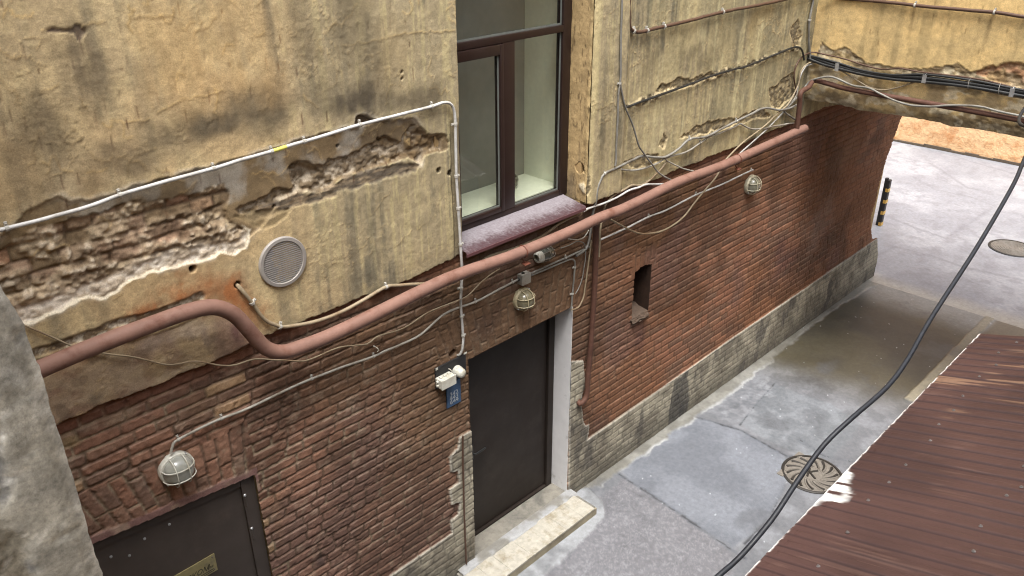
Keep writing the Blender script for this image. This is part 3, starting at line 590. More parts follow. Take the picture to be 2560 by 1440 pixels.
# ---- small niche
b = MB(); x0, x1, z0, z1 = NICHE
b.box(x1, x1+.2, .03, .45, z0-.1, z1+.1); b.box(x1, x1+.006, .0, .03, z0, z1-.04); b.box(x0-.2, x0, .03, .45, z0-.1, z1+.1); b.box(x0, x1, .42, .45, z0-.1, z1+.1); b.box(x0-.2, x1+.2, .03, .42, z1+.101, z1+.22); b.box(x0, x1, .016, .06, z1-.005, z1+.1)
nic = b.out('wall_opening', plain('shaded_brick_reveal', tuple(lin(72, 52, 40, .5)), .9, 0, .3, 14, (40., .6, .006), .3), house)  # niche brick, its inner shade put into the colour
b = MB(); b.add([(x0-.02, -.035, z0-.03), (x1-.02, -.035, z0-.03), (x1-.01, .0, z0+.005), (x0-.02, 0, z0+.005), (x0, .40, z0+.07), (x1, .40, z0+.07), (x0-.02, -.02, z0-.06), (x1-.02, -.02, z0-.06)], [(0, 1, 2, 3), (3, 2, 5, 4), (6, 7, 1, 0)])
bm = bmesh.new(); bm.from_mesh(b.out('opening_sill', plain('crumbling_mortar', tuple(lin(104, 88, 76, .6)), .9, 0, .25, 14, (60., .5, .005), .3), house).data); bpy.data.objects['opening_sill'].parent = house
bmesh.ops.subdivide_edges(bm, edges=bm.edges[:], cuts=6, use_grid_fill=True)
for v in bm.verts: v.co += Vector((RS.randn(), RS.randn(), RS.randn()))*.004
bm.to_mesh(bpy.data.objects['opening_sill'].data); bm.free()
# ---- window
wy = .18
wd = bpy.data.objects.new('window', None); link(wd, house); wd.location = (4.38-6., wy, 3.2)
def WX(px, py): return onY((px, py), wy)[[0, 2]]
mull0 = WX(1252, 400)[0]; mull1 = WX(1280, 400)[0]; sgl = WX(1243, 400)[0]; fr = WX(1396, 300)[0]
ztu = WX(1142, 106)[1]; ztl = WX(1278, 101)[1]; zb0 = WX(1281, 508)[1]; zs = WX(1190, 533)[1]
b = MB(); y0, y1 = wy-.03, wy+.04
b.box(fr, 5.06, y0, y1, 3.17, 5.45, .006); b.box(3.70, 3.77, y0, y1, 3.17, 5.45, .006)
b.box(3.77, fr, y0+.001, y1, 3.17, zb0-.02, .006); b.box(3.77, fr, y0-.004, y1, ztl, ztu, .006); b.box(mull0, mull1, y0-.003, y1, zb0-.02, ztl, .005); b.box(3.77, fr, y0, y1, 5.38, 5.45)
b.out('window_frame', M_WFRAME, wd, True)
b = MB(); sx0, sx1, sz0, sz1 = 3.775, mull0-.002, zb0-.015, ztl-.004; yy0, yy1 = y0-.016, y1-.02
b.box(sx0, sx0+.07, yy0, yy1, sz0, sz1, .006); b.box(sgl, sx1, yy0, yy1, sz0, sz1, .006); b.box(sx0+.07, sgl, yy0+.001, yy1, sz0, zs, .006); b.box(sx0+.07, sgl, yy0+.001, yy1, sz1-.075, sz1, .006)
b.out('casement', M_WFRAME, wd, True)
b = MB(); b.box(sx0+.07, sgl, yy0+.02, yy0+.026, zs, zs+.012); b.box(sgl-.012, sgl, yy0+.02, yy0+.026, zs+.012, sz1-.075)
b.box(mull1, fr, y0+.02, y0+.026, zb0-.02, zb0-.006); b.box(fr-.013, fr, y0+.02, y0+.026, zb0-.006, ztl); b.box(3.77, fr, y0+.02, y0+.026, ztu, ztu+.013); b.box(fr-.013, fr, y0+.02, y0+.026, ztu+.013, 5.38)
b.out('gasket', M_GASK, wd)
for (a0, a1, c0, c1, yy) in ((sx0+.07, sgl, zs, sz1-.075, yy0+.034), (mull1, fr, zb0-.02, ztl, y0+.036), (3.77, fr, ztu, 5.38, y0+.036)):
    b = MB(); b.add([(a0, yy, c0), (a1, yy, c0), (a1, yy, c1), (a0, yy, c1)], [(0, 1, 2, 3)]); b.out('pane', M_GLASS, wd)
nd = .66
b = MB(); b.box(5.06, 5.2, wy+.045, nd, 3.1, 5.5); b.box(3.5, 3.70, wy+.045, nd, 3.1, 5.5); b.box(3.5, 5.2, wy+.045, nd, 5.45, 5.6); b.box(3.70, 5.06, wy+.045, nd, 3.10, 3.225)
b.out('inner_reveal', M_PALE, wd)['label'] = 'pale painted inner reveal and sill seen through the glass'
b = MB(); b.box(3.5, 5.2, nd+.005, nd+.03, 3.1, 5.6); b.out('blind', M_BLIND, wd)
b = MB(); b.lathe((4.70, .5, 3.226), [(.06, 0), (.085, .03), (.09, .07), (.08, .10), (.07, .10), (.06, .04)], (0, 0, 1), 20); b.out('bowl', M_FROSTD, wd, True)
b = MB(); b.box(5.062, 5.25, .006, wy+.04, 3.1, 5.6); b.box(3.5, 3.698, .006, wy+.04, 3.1, 5.6); b.box(3.5, 5.25, .006, wy+.04, 5.452, 5.6)
# right reveal as a rough plaster height field
ry = np.linspace(-.07, wy-.02, 40); rz = np.arange(3.14, 5.47, .008); RY, RZ = np.meshgrid(ry, rz)
rh = .010*(fbm(RY*8+3, RZ*8, 401, 4)-.5)+.012*ss(.0, -.06, RY)*fbm(RY*20, RZ*12, 403, 3)
rcol = mix(np.broadcast_to(lin(186, 160, 116, .84), RY.shape+(3,)), np.broadcast_to(lin(140, 122, 94, .82), RY.shape+(3,)), ss(.4, .65, fbm(RY*14, RZ*1.3, 405, 4)))
rcol = mix(rcol, np.broadcast_to(lin(208, 182, 132, .8), RY.shape+(3,)), ss(-.03, -.06, RY+.03*(fbm(RY*9, RZ*9, 407, 3)-.5))*.8)
rcol = mix(rcol, np.broadcast_to(lin(70, 52, 36, .7), RY.shape+(3,)), ss(.66, .76, fbm(RY*60, RZ*14, 409, 4))*.6)
hole = ss(.05, .02, np.hypot(RY-.02, RZ-3.42)+.05*(fbm(RY*20, RZ*20, 411, 3)-.5)); rh -= hole*.05; rcol = mix(rcol, np.broadcast_to(lin(56, 44, 34, .7), RY.shape+(3,)), hole)
wl = ss(.06, .02, np.hypot(RY+.03, RZ-3.26)+.08*(fbm(RY*18, RZ*18, 413, 3)-.5)); rcol = mix(rcol, np.broadcast_to(lin(222, 210, 180, .8), RY.shape+(3,)), wl); rh += wl*.01
ri = np.arange(RY.size).reshape(RY.shape); rq = np.stack([ri[:-1, :-1], ri[1:, :-1], ri[1:, 1:], ri[:-1, 1:]], -1).reshape(-1, 4)
mesh('plaster_reveal', np.stack([5.058-rh, RY, RZ], -1).reshape(-1, 3), rq, M_PLAST, wd, True, rcol.reshape(-1, 3)*(.9+.2*vn(RY*90, RZ*90, 5).reshape(-1, 1)))
b.out('masonry_reveal', M_YBUILD, wd)
# sloping tin sill with dust
sx = np.linspace(3.665, 5.01, 150); st = np.linspace(0, 1, 36); SX, ST = np.meshgrid(sx, st)
SY = (wy-.03)*(1-ST)+(-.105)*ST; SZ = 3.172-.042*ST+.003*np.sin(SX*9)*ST-.012*ss(.97, 1, ST)
dust = ss(.95, .35, ST+.30*(fbm(SX*9, ST*2, 421, 3)-.5)+.15*(vn(SX*75+2*ST, ST*3, 425)-.5)+.45*(vn(SX*130, ST*34, 427)-.5))*(.5+.5*vn(SX*150, ST*40, 423))
scol = mix(np.broadcast_to(lin(88, 66, 70, .6), SX.shape+(3,)), np.broadcast_to(lin(172, 168, 174, .68), SX.shape+(3,)), dust*.85)
si = np.arange(SX.size).reshape(SX.shape); sq = np.stack([si[:-1, :-1], si[1:, :-1], si[1:, 1:], si[:-1, 1:]], -1).reshape(-1, 4)
sl = mesh('sill_flashing', np.stack([SX, SY, SZ], -1).reshape(-1, 3), sq, M_ROOFS, wd, True, scol.reshape(-1, 3)); sl['label'] = 'dusty plum metal sill under the window'
b = MB(); b.box(3.665, 5.01, -.108, -.100, 3.095, 3.121, .002); b.out('sill_lip', M_SILL, wd)

# ================================================================== ARCHWAY WING
wing = thing('archway_wing', 'ochre wing bridging the vehicle passage, its flaking lower edge hung with cables', 'building', (10.4, -2., 3.35))
way = axis([(-3.2, 0.02, .0115, .0115)]); waz = axis([(3.34, 5.0, .0085, .0105), (5.0, 9., .02, .3)])
WY, WZz = np.meshgrid(way, waz)
wm = fbm(WY*4, WZz*4, 501, 5); wb = fbm(WY*1.2, WZz*1.2, 503, 4); wst = fbm(WY*14, WZz*1., 505, 4); wf = fbm(WY*36, WZz*36, 507, 4); w1_ = fbm(WY*9, WZz*9, 509, 4)-.5; w2_ = fbm(WY*26, WZz*26, 511, 3)-.5
sh = WY.shape+(3,)
def bc(c): return np.broadcast_to(c, sh)
wc = mix(bc(lin(208, 180, 128, .84)), bc(lin(190, 166, 120, .84)), ss(.4, .62, wm)); wc = mix(wc, bc(lin(150, 134, 98, .8)), ss(.54, .74, wb*.5+wst*.5)*.6)
wh = .024+.010*(wm-.5)+.004*w1_
edge = XZ([(2000, 150), (2040, 140), (2055, 105), (2085, 125), (2110, 118), (2140, 132), (2165, 155), (2230, 168), (2310, 172), (2370, 165), (2395, 158), (2430, 178), (2480, 168), (2510, 160), (2600, 165)])
eo = np.argsort(edge[:, 0]); ez = np.interp(WY, edge[eo, 0], edge[eo, 1])+.035*w1_+.015*w2_
dm = ss(.004, -.004, WZz-ez)
rubw = fbm(WY*20, WZz*26, 513, 5)
lowc = mix(bc(lin(206, 182, 134, .85)), bc(lin(160, 142, 110, .8)), ss(.38, .6, fbm(WY*5, WZz*6, 515, 4)))
lowc = mix(lowc, bc(lin(222, 212, 186, .82)), ss(.53, .64, fbm(WY*9, WZz*13, 517, 5))*.75); lowc = mix(lowc, bc(lin(110, 98, 80, .75)), ss(.58, .74, fbm(WY*3.5, WZz*7, 519, 4))*.7)
topb = ss(.16, .02, ez-WZz)*dm; lowc = mix(lowc, mix(bc(lin(104, 88, 68, .7)), bc(lin(190, 178, 152, .75)), ss(.5, .66, rubw)), topb*.8)
wc = mix(wc, lowc, dm); wh = wh-dm*(.008+.02*(rubw-.5)*(.4+topb))
wc = mix(wc, bc(lin(236, 208, 150, .8)), ss(.018, .004, abs(WZz-ez-.008))*.5)
br = psdf(WY, WZz, XZ([(2425, 182), (2470, 166), (2505, 158), (2600, 160), (2600, 235), (2490, 205)]))+.05*w1_+.03*w2_
brm = ss(-.005, .01, br); wc = mix(wc, mix(bc(lin(160, 116, 88, .74)), bc(lin(146, 120, 88, .74)), ss(.4, .56, fbm(WY*6, WZz*8, 525, 4))), brm*.7); wh = wh-brm*(.012+.03*(rubw-.5))
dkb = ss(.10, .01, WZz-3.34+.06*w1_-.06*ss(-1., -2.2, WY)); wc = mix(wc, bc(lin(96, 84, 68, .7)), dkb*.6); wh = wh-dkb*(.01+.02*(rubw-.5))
for px in (2287, 2485): # rust runs below the conduit clips
    y0 = onX((px, 20), 8.88)[1]; g = np.exp(-((WY-y0)/.018)**2)*ss(4.42, 4.36, WZz)*ss(4.0, 4.35, WZz); wc = mix(wc, bc(lin(108, 92, 66, .7)), g*.6)
nk = np.zeros(WY.shape)
for i in range(45):
    y = -2.4*RS.rand(); z = 3.9+RS.rand()*.8; nk += np.exp(-((WY-y)/.006)**2)*ss(.04, .01, abs(WZz-z))
wc = mix(wc, bc(lin(104, 80, 52, .7)), np.clip(nk, 0, 1)*.55)
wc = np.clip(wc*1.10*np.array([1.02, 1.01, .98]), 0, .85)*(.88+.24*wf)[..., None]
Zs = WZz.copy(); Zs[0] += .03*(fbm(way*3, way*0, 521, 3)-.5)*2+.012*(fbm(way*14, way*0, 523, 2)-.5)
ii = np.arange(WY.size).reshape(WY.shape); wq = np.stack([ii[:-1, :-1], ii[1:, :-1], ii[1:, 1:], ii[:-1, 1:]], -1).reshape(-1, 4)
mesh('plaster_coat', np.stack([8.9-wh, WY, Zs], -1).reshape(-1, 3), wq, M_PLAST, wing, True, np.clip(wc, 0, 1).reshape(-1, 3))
b = MB(); b.box(8.93, 11.97, -5.6, -.004, 3.375, 9.); b.box(8.93, 11.97, -5.6, -3.2, -.04, 3.374)
b.out('wall', M_YBUILD, wing)

# ================================================================== CAMERA-SIDE END WALL (grey jamb), OPPOSITE AND FAR BUILDINGS
endb = thing('end_wall', 'rough grey rendered window jamb of the end wall at the left edge', 'wall', (-.2, -2., 0))
jx = np.concatenate([np.arange(-.45, .121, .0035)]); jz = np.concatenate([np.arange(4.4, 6.0, .0035), np.arange(6., 7.05, .05)])
JX, JZ = np.meshgrid(jx, jz)
P = [onY(p, -3.6) for p in ((0, 700), (25, 760), (60, 820), (75, 850), (100, 925))]
chip = np.interp(JZ, [P[4][2], P[3][2], P[2][2], P[1][2], P[0][2], P[0][2]+.1], [0, .002, .001, .006, .009, .003])+.002*(fbm(JZ*30, JZ*0, 531, 3)-.5)+.0012*(fbm(JZ*160, JZ*0, 533, 2)-.5)
pit = ss(.0, .012, psdf(JX, JZ, np.array([onY(p, -3.6)[[0, 2]] for p in ((-120, 980), (5, 1040), (25, 1090), (20, 1150), (45, 1200), (30, 1260), (75, 1330), (110, 1440), (120, 1600), (-120, 1600))]))+.016*(fbm(JX*40, JZ*40, 535, 4)-.5)+.012*(fbm(JX*120, JZ*120, 537, 3)-.5))
jh = .0010*(fbm(JX*18, JZ*18, 539, 3)-.5)+.0006*(fbm(JX*120, JZ*120, 540, 3)-.5)-pit*(.006+.010*(fbm(JX*60, JZ*60, 541, 4)-.5))
small = ss(.68, .78, fbm(JX*70, JZ*70, 543, 3)); jh -= small*.0012
nearedge = ss(.10, .121, JX); jh -= nearedge**3*.003
jc = mix(np.broadcast_to(lin(168, 163, 150, .62), JX.shape+(3,)), np.broadcast_to(lin(140, 136, 126, .62), JX.shape+(3,)), ss(.3, .7, fbm(JX*30, JZ*30, 545, 5))*.7)
jc = mix(jc, np.broadcast_to(lin(120, 112, 96, .6), JX.shape+(3,)), pit*.7); jc = mix(jc, np.broadcast_to(lin(96, 98, 104, .6), JX.shape+(3,)), pit*ss(.5, .65, fbm(JX*50, JZ*50, 547, 3))*.8)
jc = mix(jc, np.broadcast_to(lin(214, 210, 200, .7), JX.shape+(3,)), ss(.6, .7, fbm(JX*60, JZ*60, 549, 3))*ss(.0, .3, pit)*ss(1., .5, pit)*.6)
jc = mix(jc, np.broadcast_to(lin(206, 203, 194, .7), JX.shape+(3,)), ss(.62, .72, fbm(JX*80, JZ*80, 551, 3))*.35+ss(.112, .12, JX)*.4)
ji = np.arange(JX.size).reshape(JX.shape); jq = np.stack([ji[:-1, :-1], ji[:-1, 1:], ji[1:, 1:], ji[1:, :-1]], -1).reshape(-1, 4)
JXs = JX-chip*ss(.0, .12, JX)**2
mesh('window_jamb', np.stack([JXs, -3.6-jh, JZ], -1).reshape(-1, 3), jq, M_JAMB, endb, True, (jc*(.8+.4*vn(JX*120, JZ*120, 553))[..., None]*(.86+.28*vn(JX*48, JZ*48, 557))[..., None]).reshape(-1, 3))
b = MB(); b.box(-.5, .105, -3.585, -.002, -.04, 7.3); b.box(-.5, .105, -5.3, -3.586, -.04, 4.4); b.box(-.5, .105, -5.3, -3.586, 7.05, 7.3)
b.out('wall', M_JAMB if False else M_YBUILD, endb)
opp = thing('opposite_building', 'ochre building across the yard behind the lean-to roof', 'building', (4.5, -5.9, 0))
b = MB(); b.box(-.5, 8.92, -6.5, -5.3, -.04, 7.3); b.out('wall', M_YBUILD, opp)
for i, x in enumerate((1.6, 4.0, 6.4)):
    for z in (4.2,):
        wn = bpy.data.objects.new('window', None); link(wn, opp); wn.location = (x-4.5, .6, z)
        b = MB(); b.box(x-.6, x+.6, -5.298, -5.26, z-.04, z+.04); b.box(x-.6, x+.6, -5.298, -5.26, z+1.5, z+1.58); b.box(x-.6, x-.52, -5.298, -5.26, z+.04, z+1.5); b.box(x+.52, x+.6, -5.298, -5.26, z+.04, z+1.5); b.box(x-.04, x+.04, -5.298, -5.26, z+.04, z+1.5); b.out('frame', M_WFRAME, wn)
        b = MB(); b.box(x-.52, x+.52, -5.298, -5.285, z+.04, z+1.5); b.out('pane', M_CBLACK, wn)
far = thing('orange_building', 'pale orange rendered building beyond the far end of the passage', 'building', (20.5, 0, 0))
V = []; n = 60; fy = np.linspace(-9, 9, n); fz = np.linspace(-.05, 6.5, 24)
FY, FZ = np.meshgrid(fy, fz); fi = np.arange(FY.size).reshape(FY.shape); fq = np.stack([fi[:-1, :-1], fi[1:, :-1], fi[1:, 1:], fi[:-1, 1:]], -1).reshape(-1, 4)
mesh('wall', np.stack([20.0+.05*(fbm(FY*2, FZ*2, 555, 4)-.5), FY, FZ], -1).reshape(-1, 3), fq, M_ORANGE, far, True)
b = MB(); b.box(20.03, 24, -9, 9, -.04, 6.5); b.out('core_wall', M_ORANGE, far)
b = MB()
for i in range(40): 
    y = -6+i*.3; b.box(19.955, 20.03, y, y+.2995, -.049, -.02+.05*RS.rand())
b.out('wall_base', plain('dark_wall_base', tuple(lin(96, 84, 70, .7)), .9, 0, .3), far)

# ================================================================== GROUND
gx = axis([(.11, 12.1, .0115, .0165)]); gy = axis([(-3.4, .03, .0115, .0115)])
GX, GY = np.meshgrid(gx, gy); gs = GX.shape+(3,)
def gb(c): return np.broadcast_to(c, gs)
g1 = fbm(GX*1.3, GY*1.3, 601, 5); g2 = fbm(GX*5, GY*5, 603, 5); g3 = fbm(GX*30, GY*30, 605, 4); g4 = vn(GX*85, GY*85, 607); gw = fbm(GX*6, GY*6, 609, 4)-.5; gw2 = fbm(GX*22, GY*22, 611, 3)-.5
KG = .63
gc = mix(gb(lin(148, 148, 150, KG)), gb(lin(126, 126, 128, KG)), ss(.35, .65, g2)); gh = .006*(g1-.5)+.004*(g2-.5)
rg = ss(-.03, .03, psdf(GX, GY, GZ([(1490, 1250), (1560, 1195), (1700, 1285), (1830, 1385), (1840, 1500), (1250, 1560), (1300, 1450)]))+.06*gw)
gc = mix(gc, mix(gb(lin(128, 125, 127, KG)), gb(lin(148, 146, 147, KG)), ss(.45, .75, g4*.5+g3*.5)), rg*.85); gh += rg*.0025*(g4-.5)
gc = mix(gc, gb(lin(96, 94, 98, KG)), ss(.05, .0, abs(psdf(GX, GY, GZ([(1490, 1250), (1545, 1190), (1650, 1250), (1560, 1290), (1500, 1300)]))-.1)+.08*gw)*.3)
pa = psdf(GX, GY, GZ([(1552, 1182), (1580, 1152), (1660, 1085), (1720, 1040), (1748, 1046), (1850, 1075), (1960, 1135), (1972, 1170), (1962, 1215), (1925, 1290), (1870, 1345), (1835, 1372), (1800, 1350), (1700, 1285), (1600, 1220)]))+.05*gw+.01*gw2
pam = ss(-.01, .02, pa); gc = mix(gc, mix(gb(lin(140, 142, 147, KG)), gb(lin(124, 126, 131, KG)), ss(.35, .65, fbm(GX*2.2, GY*2.2, 613, 4))), pam); gh += pam*.004
pb = psdf(GX, GY, GZ([(1852, 1062), (1890, 1010), (1935, 958), (2000, 985), (2080, 1010), (2150, 1060), (2120, 1110), (2075, 1150), (1975, 1130)]))+.06*gw+.01*gw2
pbm = ss(-.01, .02, pb); gc = mix(gc, mix(gb(lin(146, 148, 150, KG)), gb(lin(128, 130, 132, KG)), ss(.35, .65, g2)), pbm)
for ln, wd_, k in (([(1720, 1038), (1850, 1075), (1965, 1140), (2090, 1165)], .035, .5), ([(1548, 1186), (1620, 1232), (1700, 1285), (1835, 1378), (1862, 1395)], .03, .45), ([(1962, 1215), (1925, 1292), (1862, 1358)], .03, .35), ([(1850, 1062), (1895, 1005), (1940, 955)], .02, .3), ([(2000, 1100), (2060, 1140), (2160, 1160)], .05, .3)):
    d = ldist(GX, GY, GZ(ln))+.03*gw+.012*gw2; m = ss(wd_, wd_*.4, d); gc = mix(gc, gb(lin(98, 100, 106, KG)), m*k); gh -= ss(.007, .001, d)*.005; gc = mix(gc, gb(lin(60, 60, 62, KG)), ss(.006, .002, d)*.7)
st = psdf(GX, GY, np.vstack([GZ([(1418, 1232), (1500, 1215), (1548, 1183), (1640, 1115), (1722, 1058), (1835, 975), (1925, 905), (2000, 842), (2110, 757), (2192, 712)]), [[12.3, .2], [4.8, .2]]]))+.09*gw+.03*gw2
stm = ss(-.01, .02, st); gc = mix(gc, mix(gb(lin(158, 154, 144, KG)), gb(lin(134, 130, 120, KG)), ss(.35, .65, g2)), stm); gh += stm*.010
gc = mix(gc, gb(lin(196, 194, 188, KG)), ss(.025, .004, abs(st+.01))*ss(.42, .6, fbm(GX*3, GY*3, 615, 3)+.15*ss(6.5, 8.5, GX)*ss(9.5, 8.5, GX))*.8)
fl = ss(.60, .66, fbm(GX*7, GY*9, 617, 5))*np.exp(-((GX-8.2)/.9)**2-((GY+.42)/.22)**2); gc = mix(gc, gb(lin(205, 205, 205, KG)), fl*.25)
dkw = np.exp(-((GX-7.7)/.5)**2-((GY+.38)/.18)**2)*ss(.4, .6, fbm(GX*9, GY*9, 619, 4)); gc = mix(gc, gb(lin(92, 94, 98, KG)), dkw*.6)
sk = psdf(GX, GY, np.vstack([GZ([(1444, 1226), (1470, 1222), (1506, 1255), (1512, 1292), (1480, 1330), (1420, 1390), (1350, 1450), (1250, 1540)]), [[3.4, -.6], [3.3, 0]]]))+.05*gw+.02*gw2
skm = ss(-.01, .015, sk); gc = mix(gc, mix(gb(lin(170, 170, 170, KG)), gb(lin(146, 146, 146, KG)), ss(.4, .65, g2)), skm); gh += skm*.012
ps = ss(8.2, 9.2, GX+.5*(g1-.5)+.25*(GY+.5))*ss(12.1, 11.2, GX-.25*gw); gc = mix(gc, mix(gb(lin(82, 72, 46, KG)), gb(lin(58, 50, 30, KG)), ss(.35, .65, g1)), ps*(1-stm*.6)*.9)  # brown passage floor, with the arch's shade darkened into its colour
gc = mix(gc, gb(lin(176, 170, 156, KG)), ss(11.2, 11.9, GX+.4*(g1-.5))*.6)
kb = GY+1.78+.03*gw; km = ss(.07, .045, abs(kb))*(GX > 9.2); gc = mix(gc, gb(lin(176, 164, 138, KG)), km*.8); gh += km*.02
gc = mix(gc, gb(lin(118, 102, 76, KG)), ss(-.06, -.12, kb)*ss(8.4, 9.2, GX)*.7)
d = ldist(GX, GY, np.array([[9.9, -1.9], [9.95, -3.3]])); gc = mix(gc, gb(lin(60, 50, 36, KG)), ss(.02, .006, d+.01*gw)*.8)
# scattered small light flecks and stains, then a darker strip along the wall foot
gc = mix(gc, gb(lin(215, 215, 215, .8)), ss(.975, .985, vn(GX*30, GY*30, 623))*.7*ss(.55, .6, vn(GX*3, GY*3, 625)))
gc = mix(gc, gb(lin(98, 98, 100, KG)), ss(.6, .78, fbm(GX*2.6, GY*2.6, 627, 5))*.5)
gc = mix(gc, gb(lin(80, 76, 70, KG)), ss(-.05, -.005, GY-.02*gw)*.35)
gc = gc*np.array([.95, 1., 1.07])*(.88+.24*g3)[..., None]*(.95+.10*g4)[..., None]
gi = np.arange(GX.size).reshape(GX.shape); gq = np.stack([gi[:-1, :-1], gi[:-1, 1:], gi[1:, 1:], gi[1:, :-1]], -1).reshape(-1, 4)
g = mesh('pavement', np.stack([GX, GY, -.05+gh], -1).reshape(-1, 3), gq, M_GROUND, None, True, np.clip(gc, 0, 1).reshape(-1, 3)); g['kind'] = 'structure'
fx = axis([(12.02, 20.2, .035, .05)]); fy = axis([(-6., 5., .04, .04)]); FX, FY = np.meshgrid(fx, fy)
f1 = fbm(FX*1.1, FY*1.1, 631, 5); f2 = fbm(FX*6, FY*6, 633, 5); f3 = vn(FX*24, FY*24, 635); fw = fbm(FX*3, FY*3, 637, 4)-.5; fs = FX.shape+(3,)
fc = mix(np.broadcast_to(lin(168, 171, 178, .7), fs), np.broadcast_to(lin(150, 153, 161, .7), fs), ss(.35, .65, f1)); fc = mix(fc, np.broadcast_to(lin(134, 136, 144, .7), fs), ss(.5, .7, f2)*.6)
for ln in ([(2190, 530), (2290, 570), (2365, 595), (2480, 520), (2475, 515)], [(2190, 640), (2235, 617), (2330, 640), (2420, 670), (2560, 700)], [(2240, 390), (2330, 410), (2420, 470), (2480, 480)], [(2280, 440), (2340, 475), (2420, 490), (2500, 520)], [(2200, 700), (2290, 745), (2440, 800), (2560, 815)], [(2350, 380), (2450, 410), (2560, 440)]):
    d = ldist(FX, FY, GZ(ln))+.05*fw; fc = mix(fc, np.broadcast_to(lin(120, 122, 130, .8), fs), ss(.05, .015, d)*.6)
fc = mix(fc, np.broadcast_to(lin(196, 188, 170, .8), fs), ss(12.6, 12.1, FX+.2*fw)*.6)
fi = np.arange(FX.size).reshape(FX.shape); fq = np.stack([fi[:-1, :-1], fi[:-1, 1:], fi[1:, 1:], fi[1:, :-1]], -1).reshape(-1, 4)
g = mesh('courtyard_pavement', np.stack([FX, FY, -.053+.01*(f1-.5)+.004*(f2-.5)], -1).reshape(-1, 3), fq, M_GROUND, None, True, np.clip(fc*(.9+.2*f3)[..., None], 0, 1).reshape(-1, 3)); g['kind'] = 'structure'
b = MB(); b.add([(-120, -120, -.085), (120, -120, -.085), (120, 120, -.085), (-120, 120, -.085)], [(0, 1, 2, 3)]); b.out('ground', plain('ground_asphalt', tuple(lin(150, 150, 152, .7)), .9), None)['kind'] = 'structure'

# ---- doorstep
stp = thing('doorstep', 'low doorstep of pale limestone tiles with a cracked front edge', 'step', (4.3, -.2, -.05))
b = MB(); b.box(3.50, 5.045, -.345, -.022, -.06, .040, .004); b.out('step_slab', M_CONC, stp)
xs = 3.50
for i, w in enumerate((.17, .19, .26, .22, .25, .24, .17)):
    b = MB(); b.box(xs, xs+w-.0006, -.372, -.105+.012*RS.randn(), .040, .060+.0015*RS.rand(), .003); b.out('tile', M_TILE, stp); xs += w+.0006
b = MB(); b.box(3.50, 5.04, -.368, -.347, -.06, .039, .003); b.out('riser_face', plain('worn_stone_face', tuple(lin(178, 168, 144, .66)), .85, 0, .2, 12, (60., .4, .003), .3, tuple(lin(120, 112, 96, .62)), (.45, .7), 6.), stp)
# mortar smear behind the tiles
mx_ = np.linspace(3.52, 5.05, 160); my_ = np.linspace(-.15, -.0, 26); MX, MY = np.meshgrid(mx_, my_)
mz = .0395+.0245*ss(0, .03, MY+.12+.06*(fbm(MX*9, MX*0, 641, 4)-.5))+.004*(fbm(MX*20, MY*20, 643, 3)-.5)
mi = np.arange(MX.size).reshape(MX.shape); mq = np.stack([mi[:-1, :-1], mi[:-1, 1:], mi[1:, 1:], mi[1:, :-1]], -1).reshape(-1, 4)
mcol = mix(np.broadcast_to(lin(172, 174, 176, .66), MX.shape+(3,)), np.broadcast_to(lin(140, 138, 132, .66), MX.shape+(3,)), ss(.4, .65, fbm(MX*6, MY*6, 645, 4)))
mesh('mortar_bed', np.stack([MX, MY, mz], -1).reshape(-1, 3), mq, M_GROUND, stp, True, mcol.reshape(-1, 3))

# ---- manholes
def manhole(c, R, label, kind, rot=0.):
    t = thing('manhole_cover', label, 'manhole', c); c = np.array(c)
    b = MB(); b.lathe(c+(0, 0, -.03), [(R*1.10, 0), (R*1.10, .034), (R*1.07, .040), (R*1.01, .040), (R*1.0, .03)], (0, 0, 1), 48); b.out('ring', M_IROND, t, True)
    b = MB(); b.lathe(c+(0, 0, -.02), [(R*.985, 0), (R*.985, .022), (R*.96, .025), (R*.95, .021), (R*.40, .021), (R*.39, .029), (R*.36, .029), (R*.35, .024)], (0, 0, 1), 48); cv = b.out('cover', M_IRON, t, True)
    b = MB()
    if kind:
        for k in range(14):
            a = 2*math.pi*k/14+rot; P = [(c[0]+r*math.cos(a+1.0*(r/R-.4)), c[1]+r*math.sin(a+1.0*(r/R-.4)), c[2]+.002) for r in np.linspace(R*.42, R*.95, 10)]
            b.tube(P, .010, 6)
        b.out('rib', M_IRON, cv, True)
        b = MB()
        for k in range(14):
            a = 2*math.pi*(k+.28)/14+rot; P = [(c[0]+r*math.cos(a+1.0*(r/R-.4)), c[1]+r*math.sin(a+1.0*(r/R-.4)), c[2]-.002) for r in np.linspace(R*.44, R*.92, 10)]
            b.tube(P, [.006+.012*q for q in np.linspace(0, 1, 10)], 5)
        b.out('groove', M_IROND, cv, True)
        b = MB(); e = np.array((math.cos(rot2), math.sin(rot2), 0)); n_ = np.array((-e[1], e[0], 0)); h = R*.26
        def bar(p, q): b.tube([c+(0, 0, .006)+e*p[0]+n_*p[1], c+(0, 0, .006)+e*q[0]+n_*q[1]], .012, 6)
        bar((-.5*h, -h), (-.5*h, h)); bar((-.5*h, 0), (.6*h, h)); bar((-.35*h, .1*h), (.6*h, -h)); b.out('letter', M_IROND, cv)
        for a in (2.3, 5.3, .9):
            b = MB(); p = c+np.array((math.cos(a), math.sin(a), 0))*R*1.1; b.box(p[0]-.05, p[0]+.05, p[1]-.035, p[1]+.035, c[2]-.03, c[2]+.008, .006); b.out('lug', M_IRON, t)
    else:
        for r in np.linspace(.15, .9, 7)*R:
            b.tube([(c[0]+r*math.cos(a)+.012*math.sin(9*a), c[1]+r*math.sin(a), c[2]+.002) for a in np.linspace(0, 2*math.pi, 49)], .009, 6, False)
        b.out('rib', M_IRON, cv, True)
    return t
rot2 = -math.pi/4-.5
